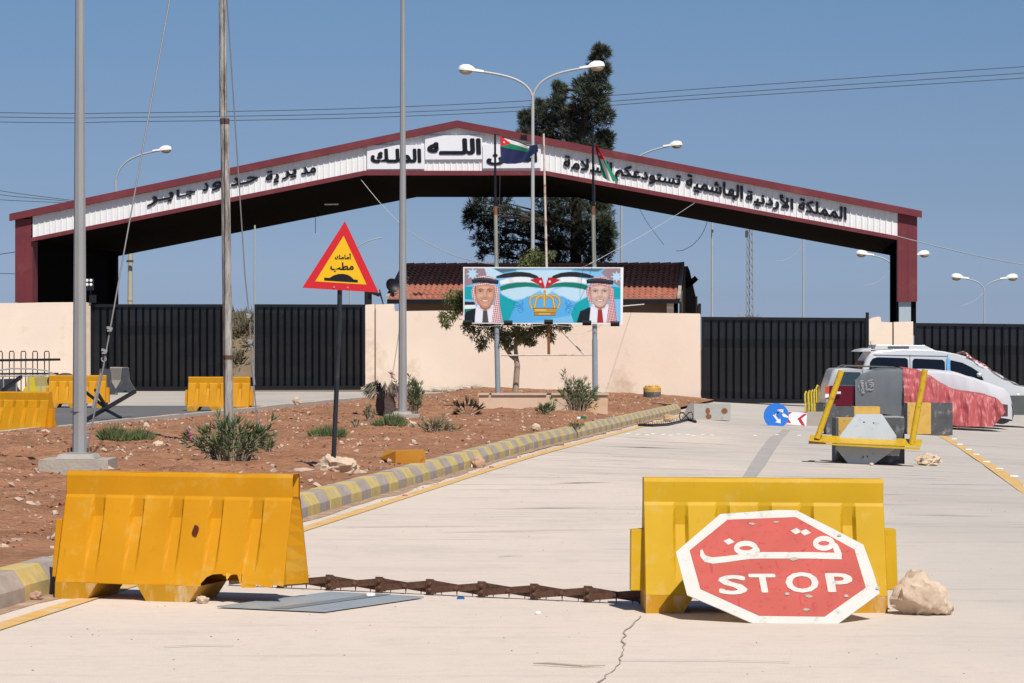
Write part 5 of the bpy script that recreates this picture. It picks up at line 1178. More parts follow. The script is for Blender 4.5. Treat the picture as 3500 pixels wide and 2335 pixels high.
# ------------------------------------------------------------------ rocks and litter
def rock(label, px, py, wpx, hpx, seed, m=None, sq=(1, .75), h=0.0, rough=.35, d=None, name='rock'):
    g = G(px, py, h); s_ = g.y / F; W = wpx * s_ / 2; H = hpx * s_
    mb = MB(); mb.rock((g.x, g.y + W * sq[1] * .6, g.z + H * .42), 1.12, seed, (W * 1.08, W * sq[1], H * .62), rough, 4)
    return tag(mb.build(name, m or M_rock, origin=(g.x, g.y, g.z), smooth=38), label, 'rock')
rock('big rough limestone chunk on the road right of the stop sign', 3162, 2104, 172, 128, 4, h=0, rough=.4)
rock('big pale boulder holding down the foot of the triangular sign', 1147, 1628, 124, 62, 9, h=.16, rough=.4)
rock('flat grey stone slab left of the boulder', 1040, 1633, 110, 28, 12, M_stone, (1, .9), .14)
rock('small flat stone slab right of the boulder', 1225, 1632, 66, 22, 13, M_stone, (1, .9), .14)
rock('rough rock on the road right of the yellow tubular frame', 3174, 1592, 72, 36, 21, rough=.6)
rock('fist-sized stone against the middle foot of the torn barrier', 692, 2064, 38, 25, 31)
rock('pinkish stone beside the kerb at the bottom left', 122, 2053, 46, 28, 33, mat('pink_stone', (.42, .26, .2), .9, var=.2))
rock('small white stone lying at the spike chain', 1270, 2046, 30, 19, 35, M_board)
rock('tiny white stone on the road ahead of the spike chain', 1838, 2100, 18, 10, 36, M_board)
rock('orange rock at the kerb next to the crushed can', 1632, 1600, 44, 36, 41, mat('orange_stone', (.48, .3, .2), .9, var=.2))
rock('brown rock behind the coil of black spikes', 2285, 1442, 30, 26, 43, mat('tan_stone', (.5, .34, .2), .9, var=.2))
rock('pale upright stone on the soil edge left of the triangular sign', 1014, 1382, 22, 24, 51, h=.16)
rock('reddish rock on the soil near the far kerb', 1830, 1470, 30, 20, 52, h=.2)
rock('pale rock left of the dry weed on the soil', 500, 1465, 24, 18, 53, h=.2)
rock('rough pale stone in front of the dry shrub', 1400, 1535, 24, 16, 54, h=.2)
rock('pale stone on the soil in front of the yellow mustard barrier', 155, 1483, 28, 14, 55, h=.2)
rock('white broken stone in the middle of the soil beside the grass clumps', 540, 1535, 40, 24, 56, h=.2)
rock('flat whitish stone left of the oleander', 640, 1480, 44, 14, 57, h=.2)
rock('whitish stone behind the top edge of the torn barrier', 427, 1592, 30, 18, 58, h=.2)
rock('bright stone beside the low footing', 1408, 1462, 24, 22, 59, h=.2)
rock('brown pebble in front of the grey octagonal plate', 2980, 1592, 14, 9, 60)
rock('pale stone at the bottom left on the red soil', 150, 1712, 40, 18, 61, h=.18)
rock('whitish stone low on the red soil at the left edge', 12, 1880, 34, 20, 62, h=.18)
# orange fallen lamp housing
g = G(1385, 1583, .2); s_ = g.y / F; t = thing('fallen_box', 'orange-brown sheet metal box lying on the soil beside the kerb', 'box', g)
def b3(px, py, dy): p = P(px, py, g.y + dy); return p
M_orange = mat('ochre_metal', (.5, .22, .02), .5, var=.12, scale=5, dirt=(.3, .12, .02), dscale=8, damt=.35)
z0 = g.z - .01; x0, x1 = P(1352, 0, g.y).x, P(1454, 0, g.y).x; Hh = .155
mb = MB(); mb.add([(x0, g.y, z0), (x1, g.y, z0), (x1, g.y, z0 + Hh), (x0, g.y, z0 + Hh), (x0 - .14, g.y + .35, z0), (x1 - .05, g.y + .55, z0), (x1 - .05, g.y + .55, z0 + Hh * 1.02), (x0 - .14, g.y + .4, z0 + Hh), (x0 - .2, g.y + .2, z0 + Hh * .45)],
    [(0, 1, 2, 3), (1, 5, 6, 2), (5, 4, 7, 6), (3, 2, 6, 7), (0, 3, 8), (3, 7, 8), (7, 4, 8), (4, 0, 8), (0, 4, 5, 1)]); mb.build('shell', M_orange, t, world=True)
mb = MB(); mb.lathe([(.035, 0), (.035, .012)], (x0 - .06, g.y + .12, z0 + .05), 12, 'y'); mb.build('cable_hole', M_black, t, world=True)
def litter(name, label, px, py, parts, h=0.0, cat='litter'):
    g = G(px, py, h); mb = MB(); ms = []
    for k, (dx, dz, dims, m, rot) in enumerate(parts):
        mb.c = len(ms); ms.append(m); s_ = g.y / F; mb.box((g.x + dx * s_, g.y, g.z + dz * s_), [v * s_ for v in dims], Matrix.Rotation(rot, 3, 'Z') @ Matrix.Rotation(rot * .6, 3, 'Y'), (.75, .8))
    return tag(mb.build(name, ms if ms else M_board, origin=g), label, cat)
M_lblue = mat('blue_plastic', (.1, .28, .62), .4); M_lgreen = mat('green_plastic', (.01, .14, .06), .3); M_lred = mat('red_brick', (.42, .09, .07), .8)
litter('drink_can', 'crushed white and blue can at the kerb beside the orange rock', 1612, 1598, [(0, 6, (24, 12, 12), M_board, .3), (8, 5, (9, 11, 11), M_lblue, .3)])
litter('plastic_bag', 'crumpled white plastic bag against the far kerb', 1930, 1494, [(0, 8, (26, 14, 16), M_board, .5), (6, 14, (14, 10, 12), M_lampw, -.4), (-6, 4, (10, 10, 9), M_cabled, .2)])
litter('plastic_bottle', 'green plastic bottle on the soil near the planter', 1994, 1432, [(0, 5, (22, 12, 9), M_lgreen, .1), (-16, 4, (14, 9, 7), M_lampw, .2)], .2)
litter('plastic_wrapper', 'bright blue plastic scrap on the soil left of the orange box', 1261, 1540, [(0, 5, (16, 10, 8), M_lblue, .4), (7, 3, (9, 8, 5), M_lblue, -.6)], .2)
litter('brick_shard', 'red shard in the gutter behind the torn barrier', 1385, 1697, [(0, 3, (20, 10, 6), M_lred, .2)])
litter('brick_shard', 'red shard on the yellow line further along the kerb', 1680, 1600, [(0, 3, (18, 10, 6), M_lred, .1)])
litter('blue_bottle_cap', 'small blue bottle piece under the spike chain', 1575, 2048, [(0, 5, (28, 12, 10), mat('deep_blue', (.01, .1, .3), .4), .1)])
litter('cardboard_scrap', 'white paper scrap on soil behind the grass clumps', 635, 1457, [(0, 3, (16, 8, 6), M_board, .1)], .2)
litter('paper_cup', 'pale paper cup lying at the far end of the kerb', 2037, 1474, [(0, 5, (20, 10, 10), mat('cream_paper', (.7, .62, .45), .8), .2)])
g = G(1880, 2278); mb = MB(); mb.tube([G(1822, 2275) + Vector((0, 0, .012)), g + Vector((0, 0, .016)), G(1990, 2284, .0) + Vector((0, 0, .012)), G(2070, 2282) + Vector((0, 0, .012))], [.003, .007, .007, .003], 6)
tag(mb.build('stick', mat('pale_stick', (.42, .36, .28), .9), origin=g), 'thin pale stick lying on the road at the bottom', 'stick')
for i, q in enumerate([(3245, 1502), (3263, 1520), (3292, 1538), (3317, 1555), (3350, 1580), (3392, 1604), (3440, 1630), (3485, 1662)]):
    g = G(*q); mb = MB(); mb.box((g.x + .1, g.y, g.z + .012), (.13, .1, .02), taper=(.8, .7)); tag(mb.build('road_stud', M_stud, origin=g), 'white road stud along the dashed yellow lane line at right', 'road stud', 'white road studs along the yellow line')
for i in range(14):
    px = 2150 + i * 28 + random.uniform(-5, 5); g = G(px if i < 11 else 2580 + (i - 11) * 75, 1484 + (i % 3) * 2 + i * .3); mb = MB(); mb.box((g.x, g.y, g.z + .012), (.085, .07, .012), taper=(.8, .7)); tag(mb.build('road_stud', M_stud, origin=g), 'white road stud in the row crossing the road before the coil of spikes', 'road stud', 'white road studs across the road')

# ------------------------------------------------------------------ far right: blocks, frame, signs
M_blk = mat('black_yellow_block', (.085, .09, .095), .85, var=.3, scale=4, dirt=(.3, .3, .3), dscale=5, damt=.35)
M_blky = mat('chipped_yellow_paint', (.62, .38, .09), .8, var=.15, scale=5, dirt=(.12, .12, .12), dscale=9, damt=.22)
def pblock(label, x0, x1, yt, yb, dep, rects, d=None, name='concrete_block', rotz=0, base=None):
    g = G((x0 + x1) / 2, yb); dd = g.y; t = thing(name, label, 'concrete block', g)
    a, b = P(x0, yt, dd), P(x1, yb, dd); mb = MB(); mb.bbox((a.x, dd, g.z), (b.x, dd + dep, a.z)); mb.build('body', base or M_blk, t, world=True)
    for (u0, u1, v0, v1) in rects:
        mb = MB(); ra, rb = P(u0, v0, dd), P(u1, v1, dd); mb.bbox((ra.x, dd - .003, rb.z), (rb.x, dd + .02, ra.z + (.003 if v0 == yt else 0)))
        if v0 == yt: mb.bbox((ra.x, dd + .021, ra.z - .02), (rb.x, dd + dep - .01, ra.z + .003))
        mb.build('painted_stripe', M_blky, t, world=True)
    return t
pblock('black and yellow painted concrete block right of the tubular frame', 3100, 3256, 1378, 1488, .5, [(3102, 3182, 1378, 1484)])
pblock('black and yellow concrete block standing behind the grey octagon', 2824, 3008, 1391, 1490, .5, [(2920, 3008, 1391, 1420)])
pblock('black concrete block under the yellow tubular frame', 2856, 3092, 1430, 1586, .5, [(2866, 2935, 1430, 1492)])
g = G(2973, 1587); dd = g.y - .22
def OP(px, py): 
    a = (px - CX) / F; b = (py - CY) / F; zg_ = zg(6, dd); t_ = (dd + .25 * (CAMZ - zg_)) / (1 + .25 * b); return Vector((a * t_, t_, CAMZ - b * t_))
t = thing('octagonal_plate', 'bare grey octagonal sign back leaning on a concrete block', 'road sign', g)
mb = MB(); mb.prism([OP(*p) for p in [(2926, 1416), (3015, 1416), (3064, 1490), (3060, 1535), (2985, 1588), (2902, 1588), (2858, 1535), (2870, 1490)]], (0, .012, .003)); mb.build('plate', mat('bare_grey_sheet', (.42, .46, .48), .5, .1, var=.06, scale=3, dirt=(.3, .31, .3), dscale=9, damt=.2), t, world=True)
for px, py in [(2953, 1443), (2986, 1446), (2950, 1562), (2965, 1561)]:
    mb = MB(); mb.lathe([(.012, 0), (.01, .004)], OP(px, py) + Vector((0, -.001, 0)), 8, 'y'); mb.build('bolt_hole', M_black, t, world=True)
fd = dd - .2; t = thing('tubular_frame', 'chipped yellow steel frame with two leaning tubes across a concrete block', 'barrier frame', (g.x, fd, g.z))
T_ = lambda px, py, dy=0.0: P(px, py, fd + dy)
mb = MB(); mb.prism([T_(2764, 1511), T_(2768, 1489, .4), T_(3152, 1505, .4), T_(3146, 1528)], (0, .0, .012)); mb.prism([T_(2763, 1513), T_(3145, 1530), T_(3144, 1538), T_(2762, 1517)], (0, .015, 0)); mb.build('base_channel', M_yelm, t, world=True)
mb = MB(); mb.prism([T_(2764, 1507, .02), T_(2822, 1513, .02), T_(2822, 1518, .02), T_(2764, 1516, .02)], (0, -.022, 0)); mb.build('rust_gash', M_rust, t, world=True)
for a, b in [((2793, 1500), (2876, 1268)), ((3116, 1520), (3161, 1264))]:
    mb = MB(); mb.tube([T_(*a, .1), T_(*b, .16)], 10.5 * fd / F, 12); mb.build('tube', M_yelm, t, world=True, smooth=50)
# blue sign, chevron board and block
g = G(2653, 1456); t = thing('direction_sign', 'round blue sign with white forked arrow propped on the road', 'road sign', g); dd = g.y
cz = P(2653, 1421, dd); rr = 43 * dd / F; mb = MB()
mb.lathe([(rr * 1.0, 0), (rr, .012)], cz, 36, 'y'); pl_ = mb.build('disc', M_blue, t, world=True)
mb = MB()
ZZ = lambda x, y: P(2100 + x * .29775, 1250 + y * .29775, dd - .016)
for q in [[(1820, 565), (1850, 570), (1895, 515), (1870, 512), (1875, 505), (1940, 500), (1935, 548), (1918, 530)], [(1818, 568), (1840, 560), (1888, 620), (1905, 605), (1910, 662), (1845, 650), (1868, 635)]]: mb.poly([ZZ(*p) for p in q])
mb.poly([ZZ(*p) for p in [(1922, 555), (1950, 550), (2003, 590), (1990, 598), (1935, 585)]]); mb.build('arrow', M_board, pl_, world=True)
g2 = G(2762, 1458); dd2 = g2.y + .1; t = thing('chevron_board', 'red and white chevron board lying against the grey block', 'road sign', g2)
YY = lambda x, y, h=0.0: P(2700 + x * .34028, 1130 + y * .34028, dd2 - h)
mb = MB(); mb.prism([YY(-30, 812), YY(172, 830), YY(165, 958), YY(-30, 940)], (0, .02, 0)); pl_ = mb.build('board', M_board, t, world=True)
mb = MB(); mb.poly([YY(p[0], p[1], .004) for p in [(140, 836), (172, 838), (112, 885), (152, 955), (118, 950), (76, 886)]]); mb.poly([YY(p[0], p[1], .004) for p in [(-30, 818), (22, 820), (-8, 842), (-30, 838)]]); mb.poly([YY(p[0], p[1], .004) for p in [(-30, 888), (-12, 890), (12, 930), (-30, 925)]]); mb.build('chevron', mat('chevron_red', (.52, .03, .06), .4), pl_, world=True)
pblock('plain grey concrete block at the right end of the chevron board', 2757, 2832, 1409, 1457, .5, [], base=M_conc)
g = G(2775, 1411); t = thing('crowd_barriers', 'stack of folded yellow crowd barriers seen end-on', 'barrier', g); dd = g.y
for i, (x, yt) in enumerate([(2756, 1338), (2768, 1335), (2778, 1333), (2787, 1330), (2795, 1317)]):
    mb = MB(); yb = 1411 - 2; mb.tube([P(x - 3, yb, dd - .1 + i * .02), P(x - 5, yt + 10, dd - .1), P(x - 1, yt + 1, dd - .08), P(x + 4, yt + 5, dd + .2), P(x + 3, yb - 2, dd + .3)], .026, 7); mb.build('barrier_panel', mat('lime_yellow', (.6, .46, .05), .5, var=.15, scale=8, dirt=(.1, .08, .03), dscale=8, damt=.4) if i == 0 else bpy.data.materials['lime_yellow'], t, world=True, smooth=50)
# fallen grey barrier with rust stains, spike coil, tyre stump
g = G(2430, 1437); dd = g.y; t = thing('fallen_barrier', 'grey concrete barrier section lying on its side with rust stains', 'concrete block', g)
a = P(2372, 1380, dd); b = P(2497, 1437, dd); mb = MB()
mb.add([(a.x, dd, g.z), (b.x, dd, g.z), (b.x, dd, a.z), (a.x, dd, a.z), (a.x - .28, dd + .25, g.z + .05), (b.x, dd + .5, g.z), (b.x, dd + .5, a.z), (a.x - .1, dd + .45, a.z - .01)], [(0, 1, 2, 3), (1, 5, 6, 2), (5, 4, 7, 6), (3, 2, 6, 7), (4, 0, 3, 7), (0, 4, 5, 1)]); mb.build('body', mat('pale_concrete', (.42, .41, .38), .85, var=.12, scale=5, dirt=(.3, .28, .25), dscale=6, damt=.3), t, world=True)
for (x, y, w_, h_) in [(2419, 1405, 8, 11), (2422, 1424, 10, 9), (2476, 1405, 11, 10)]:
    c = P(x, y, dd - .003); mb = MB(); mb.poly([c + Vector((w_ * dd / F * math.cos(q), 0, h_ * dd / F * math.sin(q))) for q in [R(k * 20) for k in range(18)]]); mb.build('rust_patch', M_rustpole, t, world=True)
mb = MB(); mb.poly([(a.x - .005, dd + .002, g.z + .02), (a.x - .26, dd + .235, g.z + .07), (a.x - .1, dd + .43, a.z - .02), (a.x - .005, dd + .005, a.z - .02)]); mb.build('dark_end', M_blk, t, world=True)
g = G(2185, 1458); t = thing('spike_coil', 'black strip of road spikes curling toward the fallen grey barrier', 'spike strip', g)
path = [G(x, y) for x, y in [(2183, 1458), (2230, 1459), (2280, 1456), (2320, 1447), (2352, 1438), (2378, 1446)]]
mb = MB(); mb.tube([p + Vector((0, 0, .03)) for p in path], .03, 6); mb.build('backbone', M_black, t, world=True)
for i in range(34):
    mb = MB(); f_ = i / 33 * 5; k = min(4, int(f_)); p = path[k].lerp(path[k + 1], f_ - k); h_ = .1 + .02 * (i % 2); mb.tube([p + Vector((0, 0, .02)), p + Vector((-.03, .03 * (-1) ** i, h_))], [.012, .006], 4); mb.build('spike', M_black, t, world=True)
mb = MB(); c = P(2345, 1425, path[4].y); mb.tube([c + Vector((.16 * math.cos(q) , .1 * math.sin(q), .1 * math.sin(q * 2) + .02)) for q in [R(k * 30) for k in range(20)]], .012, 5); mb.build('loose_wire', M_black, t, world=True)
g = G(2229, 1377, 0); c = Vector((g.x, g.y, soil_h(g.x, g.y) + .02)); s_ = g.y / F; rr = 30 * s_; t = thing('bollard_stump', 'broken yellow and black painted bollard stump at the wall foot', 'bollard', c)
mb = MB(); mb.lathe([(rr, 0), (rr, 16 * s_)], c, 20); mb.build('black_band', M_blk, t, world=True)
mb = MB(); mb.lathe([(rr * 1.0, 16.2 * s_), (rr * 1.02, 29 * s_), (rr * .98, 32 * s_)], c, 20); o = mb.build('yellow_band', M_blky, t, world=True)
mb = MB()
for i in range(9): a_ = R(i * 40); mb.rock(c + Vector((rr * .65 * math.cos(a_), rr * .65 * math.sin(a_), 34 * s_)), rr * .3, i + 3, (1, 1, .7), sub=1)
mb.build('broken_rim', M_blky, t, world=True)

# ------------------------------------------------------------------ left: fence, blocks, collapsed boom
g = G(100, 1338); t = thing('loop_fence', 'black iron fence with looped tops before the left wall', 'fence', P(100, 1338, 88)); fd = 88.0
for px in range(-160, 200, 40):
    mb = MB(); mb.tube([P(px - 8, 1345, fd), P(px - 8, 1206, fd), P(px - 6, 1201, fd), P(px + 6, 1201, fd), P(px + 8, 1206, fd), P(px + 8, 1345, fd)], .018, 6); mb.build('loop', M_black, t, world=True)
mb = MB(); mb.tube([P(-180, 1234, fd - .03), P(206, 1229, fd - .03)], .04, 6); mb.tube([P(-180, 1279, fd - .03), P(200, 1277, fd - .03)], .03, 6); mb.build('rail', M_black, t, world=True)
mb = MB(); fd2 = 78.0; t = thing('fallen_fence', 'bent grey fence panel lying in front of the looped fence', 'fence', P(120, 1330, fd2))
mb.tube([P(-20, 1268, fd2), P(40, 1260, fd2), P(110, 1261, fd2), P(160, 1267, fd2), P(186, 1275, fd2), P(150, 1284, fd2), P(60, 1285, fd2), P(-20, 1287, fd2)], .022, 6); mb.build('bent_rail', M_galv, t, world=True)
for px in (12, 56, 98, 140): mb = MB(); mb.tube([P(px + 8, 1282, fd2), P(px, 1284, fd2), P(px, 1345, fd2)], .016, 5); mb.build('bar', M_galv, t, world=True)
M_jdark = mat('black_plastic', (.045, .05, .06), .6, var=.3, scale=5, dirt=(.16, .16, .17), dscale=6, damt=.3)
def jersey(label, px, yt, yb, wpx, len_, rotz, m, m2=None):
    g = G(px, yb); s_ = g.y / F; H = (yb - yt) * s_; W = wpx * s_; t = thing('jersey_barrier', label, 'barrier', g, rotz)
    pr = [(-.5, 0), (-.48, .12), (-.27, .42), (-.22, .5), (-.17, .97), (-.13, 1.0), (.13, 1.0), (.17, .97), (.22, .5), (.27, .42), (.48, .12), (.5, 0)]
    mb = MB(); mb.prism([(x * W, 0, z * H) for x, z in pr], (0, len_, 0)); mb.build('body', m, t)
    mb = MB(); mb.bbox((-.08 * W, -.004, .02), (.08 * W, .05, .1 * H)); mb.build('drain_slot', M_black, t)
    if m2: mb = MB(); mb.prism([(x * W * .98, -.003, z * H * .99) for x, z in pr], (0, .002, 0)); mb.build('end_face', m2, t)
    return t
jersey('dark jersey barrier with pale side at the left gate', 428, 1256, 1343, 74, 1.6, R(22), M_conc, M_jdark)
jersey('black jersey barrier standing left of the pale sided one', 366, 1262, 1350, 74, 1.3, R(14), M_jdark)
jersey('yellow painted concrete barrier behind the mustard water barrier', 105, 1288, 1352, 78, 1.2, R(-18), mat('olive_concrete', (.42, .33, .1), .9, var=.12), mat('yellow_painted_end', (.62, .48, .03), .7, var=.12))
jersey('grey barrier end at the left edge behind the mustard barrier', 2, 1296, 1352, 60, 1.2, R(-10), M_jdark)
g = G(350, 1442); t = thing('collapsed_boom', 'collapsed black boom gate bars lying crossed on the side road', 'boom gate', P(370, 1400, 60))
for (a, b, w_) in [((285, 1441, 57.5), (462, 1338, 62), .075), ((290, 1338, 60.5), (362, 1395, 60), .045), ((326, 1332, 60.5), (362, 1390, 60), .05), ((352, 1395, 59.5), (412, 1428, 58.5), .045)]:
    A_, B_ = P(*a), P(*b); dv = B_ - A_; mb = MB(); q = dv.to_track_quat('X', 'Z').to_matrix(); mb.box((A_ + B_) / 2, (dv.length, .06, w_), q); mb.build('bar', M_black, t, world=True)
mb = MB(); A_, B_ = P(10, 1335, 74), P(72, 1288, 75); dv = B_ - A_; mb.box((A_ + B_) / 2, (dv.length, .08, .08), dv.to_track_quat('X', 'Z').to_matrix())
tag(mb.build('loose_beam', M_black, origin=A_), 'dark loose beam leaning beside the yellow painted concrete barrier', 'beam')
c = P(212, 1288, 74); mb = MB(); mb.rock(c + Vector((0, 0, -.1)), 1, 77, (.42, .4, .22), .2, 3); mb.rock(c + Vector((.3, .1, -.25)), 1, 78, (.4, .4, .25), .2, 3)
tag(mb.build('tarpaulin_heap', M_jdark, origin=c, smooth=50), 'dark tarpaulin heap behind the barrier by the thick post', 'tarpaulin')
# lamps on the wall corners
c = PL(305, 972, DW - .1); t = thing('floodlight', 'square floodlight with four lenses above the left wall corner', 'floodlight', c)
mb = MB(); mb.box(c, (.3, .1, .4)); mb.build('housing', M_black, t, world=True)
for sx in (-1, 1):
    for sz in (-1, 1): mb = MB(); q = c + Vector((sx * .065, -.051, .06 + sz * .07)); mb.lathe([(.052, 0), (.045, .012), (.01, .018)], q, 14, 'y'); mb.build('lens', M_lampw, t, world=True)
mb = MB(); mb.tube([c + Vector((0, .08, -.15)), c + Vector((.08, .1, -.4)), c + Vector((.0, .15, -.66))], .025, 6); mb.bbox(c + Vector((.0, .0, -.62)), c + Vector((.22, .1, -.36))); mb.build('bracket', M_black, t, world=True)
c = PL(1258, 1005, DW + .15); mb = MB(); mb.bbox(c + Vector((-.12, 0, -.4)), c + Vector((.12, .15, .22))); mb.box(c + Vector((.22, -.02, .02)), (.36, .2, .12), Matrix.Rotation(.35, 3, 'Y'))
for k in (0, 1): mb.tube([c + Vector((.38, 0, .15 - k * .1)), c + Vector((.52, 0, -.38))], .02, 5)
tag(mb.build('floodlight', M_black, origin=c), 'black floodlight on a post above the wall pillar behind the triangular sign', 'floodlight')
c = PL(2386, 1050, DW + .1); mb = MB(); mb.bbox(c + Vector((-.07, 0, -.25)), c + Vector((-.02, .06, .36))); mb.bbox(c + Vector((.0, 0, -.25)), c + Vector((.1, .06, .12))); tag(mb.build('gate_post', M_black, origin=c), 'short black post stub on the right end of the long wall', 'post')

# ------------------------------------------------------------------ parked cars
def car_shell(mb, prof, hw_f, n_bevel=.05, c=0):
    """prof: closed side outline (x,z) in car space; hw_f(x,z): half width"""
    bm = bmesh.new(); n = len(prof)
    A_ = [bm.verts.new((x, -hw_f(x, z), z)) for x, z in prof]; B_ = [bm.verts.new((x, hw_f(x, z), z)) for x, z in prof]
    bm.faces.new(A_); bm.faces.new(B_[::-1])
    for i in range(n): j = (i + 1) % n; bm.faces.new((A_[j], A_[i], B_[i], B_[j]))
    bm.edges.ensure_lookup_table()
    es = [e for e in bm.edges if (e.verts[0] in A_ and e.verts[1] in A_) or (e.verts[0] in B_ and e.verts[1] in B_)]
    bmesh.ops.bevel(bm, geom=es, offset=n_bevel, segments=3, affect='EDGES', profile=.6)
    bmesh.ops.recalc_face_normals(bm, faces=bm.faces[:]); bm.verts.index_update()
    mb.c = c; mb.add([v.co.copy() for v in bm.verts], [tuple(v.index for v in f.verts) for f in bm.faces]); bm.free()
def wheel(t, x, y, r=.33):
    mb = MB(); mb.lathe([(r * .62, -.1), (r * .95, -.11), (r, -.07), (r, .07), (r * .95, .11), (r * .62, .1)], (x, y, r), 24, 'y'); w_ = mb.build('wheel', M_tyre, t)
    mb = MB(); mb.lathe([(r * .62, .09), (r * .55, .1), (r * .2, .085), (r * .1, .1)], (x, y, r), 20, 'y'); mb.build('rim', M_galv, w_, smooth=40)
def panel(mb, pts, hw_f, out=.006, th=.004):                    # near-side glass or trim following the body
    mb.prism([(x, -hw_f(x, z) - out, z) for x, z in pts], (0, th, 0))
# silver van
VD = 76.5; k = VD / F; vx0 = P(2915, 0, VD - .9).x; kz = (VD - .9) / F
vg = zg(vx0 + 2.5, VD); van = thing('parked_van', 'silver minivan with floral cloth over its windscreen, farthest of the parked cars', 'van', (vx0, VD, vg), R(2))
vp = lambda px, py: ((px - 2915) * kz, CAMZ - (py - CY) * kz - vg)
hw_v = lambda x, z: .91 - .02 * max(0, .5 - z) - max(0, z - 1.05) * .2 - max(0, .6 - x) * .08 - max(0, x - 4.2) * .18
prof = [(.1, .3), (.02, .55), (.05, .95), vp(2938, 1285), vp(2957, 1235), vp(2978, 1203), vp(3000, 1197), vp(3090, 1194), vp(3187, 1197), vp(3228, 1202), vp(3270, 1210), vp(3310, 1221), vp(3330, 1229), vp(3380, 1262), vp(3428, 1296), vp(3470, 1307), vp(3505, 1328), (4.95, .95), (5.02, .6), (4.95, .32)]
mb = MB(); car_shell(mb, prof, hw_v, .07); mb.build('body', M_silver, van, smooth=40)
for pts, nm in [([(2973, 1238), (2982, 1226), (2998, 1221), (3095, 1224), (3103, 1230), (3103, 1300), (2965, 1300)], 'w'), ([(3120, 1232), (3126, 1226), (3222, 1230), (3230, 1237), (3230, 1300), (3118, 1300)], 'w'), ([(3250, 1231), (3290, 1240), (3322, 1256), (3350, 1275), (3362, 1300), (3250, 1300)], 'w')]:
    mb = MB(); panel(mb, [vp(*p) for p in pts], hw_v, .008, .006); mb.build('side_window', M_glass, van)
mb = MB()
for x in (3110, 3240): panel(mb, [vp(x, 1212), vp(x + 1.5, 1212), vp(x + 1.5, 1400), vp(x, 1400)], hw_v, .003, .002)
panel(mb, [vp(2985, 1212), vp(3240, 1217), vp(3240, 1219), vp(2985, 1214)], hw_v, .004, .002); mb.build('door_seam', M_carblk, van)
mb = MB(); panel(mb, [vp(3236, 1224), vp(3247, 1226), vp(3249, 1300), vp(3236, 1300)], hw_v, .012, .003); mb.build('tape_strip', M_bluet, van)
mb = MB(); mb.add([(vp(2936, 1290)[0] - .02, y_, vp(0, 1290)[1]) for y_ in (-.8, .8)] + [(vp(2957, 1235)[0] - .02, y_, vp(0, 1235)[1]) for y_ in (.74, -.74)], [(0, 1, 2, 3)]); mb.build('rear_window', M_glass, van)
mb = MB(); q0, q1 = vp(2985, 1194), vp(3180, 1180); mb.prism([(q0[0] + .05, -.6, q0[1]), (q1[0], -.6, q0[1] - .02), (q1[0] - .12, -.6, q1[1]), (q0[0] + .1, -.6, q1[1] + .01)], (0, 1.2, 0)); q2 = vp(3205, 1197); mb.prism([(q1[0], -.55, q0[1] - .02), (q2[0], -.55, q0[1] - .04), (q1[0] - .1, -.55, q1[1] - .01)], (0, 1.1, 0)); mb.build('roof_pod', M_silver, van)
mb = MB(); q0 = vp(3038, 1184); q1 = vp(3110, 1192); mb.bbox((q0[0], -.62, q1[1]), (q1[0], -.601, q0[1])); mb.build('pod_vent', M_carblk, van)
mb = MB(); a_, b_ = vp(2935, 1203), vp(2978, 1190); mb.prism([(a_[0], -.7, a_[1]), (b_[0], -.7, b_[1] - .1), (b_[0], -.7, b_[1]), (a_[0] + .1, -.7, a_[1] + .06)], (0, 1.4, 0)); mb.build('spoiler', M_silver, van)
mb = MB(); a_ = vp(2987, 1192); mb.tube([(a_[0], -.5, a_[1]), (a_[0] - .07, -.5, a_[1] + .2)], .008, 5); mb.build('aerial', M_black, van)
mb = MB(); 
def clothf(u, v):
    a_, b_ = vp(3305, 1213), vp(3440, 1300); x = a_[0] + (b_[0] - a_[0]) * u; z = a_[1] + (b_[1] - a_[1]) * u + .085 + .02 * math.sin(u * 14 + v * 6); y_ = -.8 + 1.6 * v; return (x, y_, z - (.14 * (abs(v - .5) * 2) ** 6))
mb.grid(clothf, 26, 20)
m = checker('floral_cloth', (.3, .05, .05), (.8, .7, .66), 13); mb.build('windscreen_cloth', m, van, smooth=60)
mb = MB(); a_ = vp(3343, 1281); mb.rock((a_[0], -1.0, a_[1]), 1, 5, (.09, .08, .08), .1, 2); mb.build('wing_mirror', M_silver, van, smooth=60)
mb = MB(); a_ = vp(3488, 1350); mb.rock((a_[0], -.72, a_[1]), 1, 2, (.17, .12, .1), .0, 3); mb.build('headlight', M_head, van, smooth=60)
mb = MB(); mb.bbox((4.3, -.86, .25), (5.08, .86, .78)); mb.build('bumper', M_carblk, van)
for x in (.95, 4.05):
    for y_ in (-.8, .8): wheel(van, x, y_)
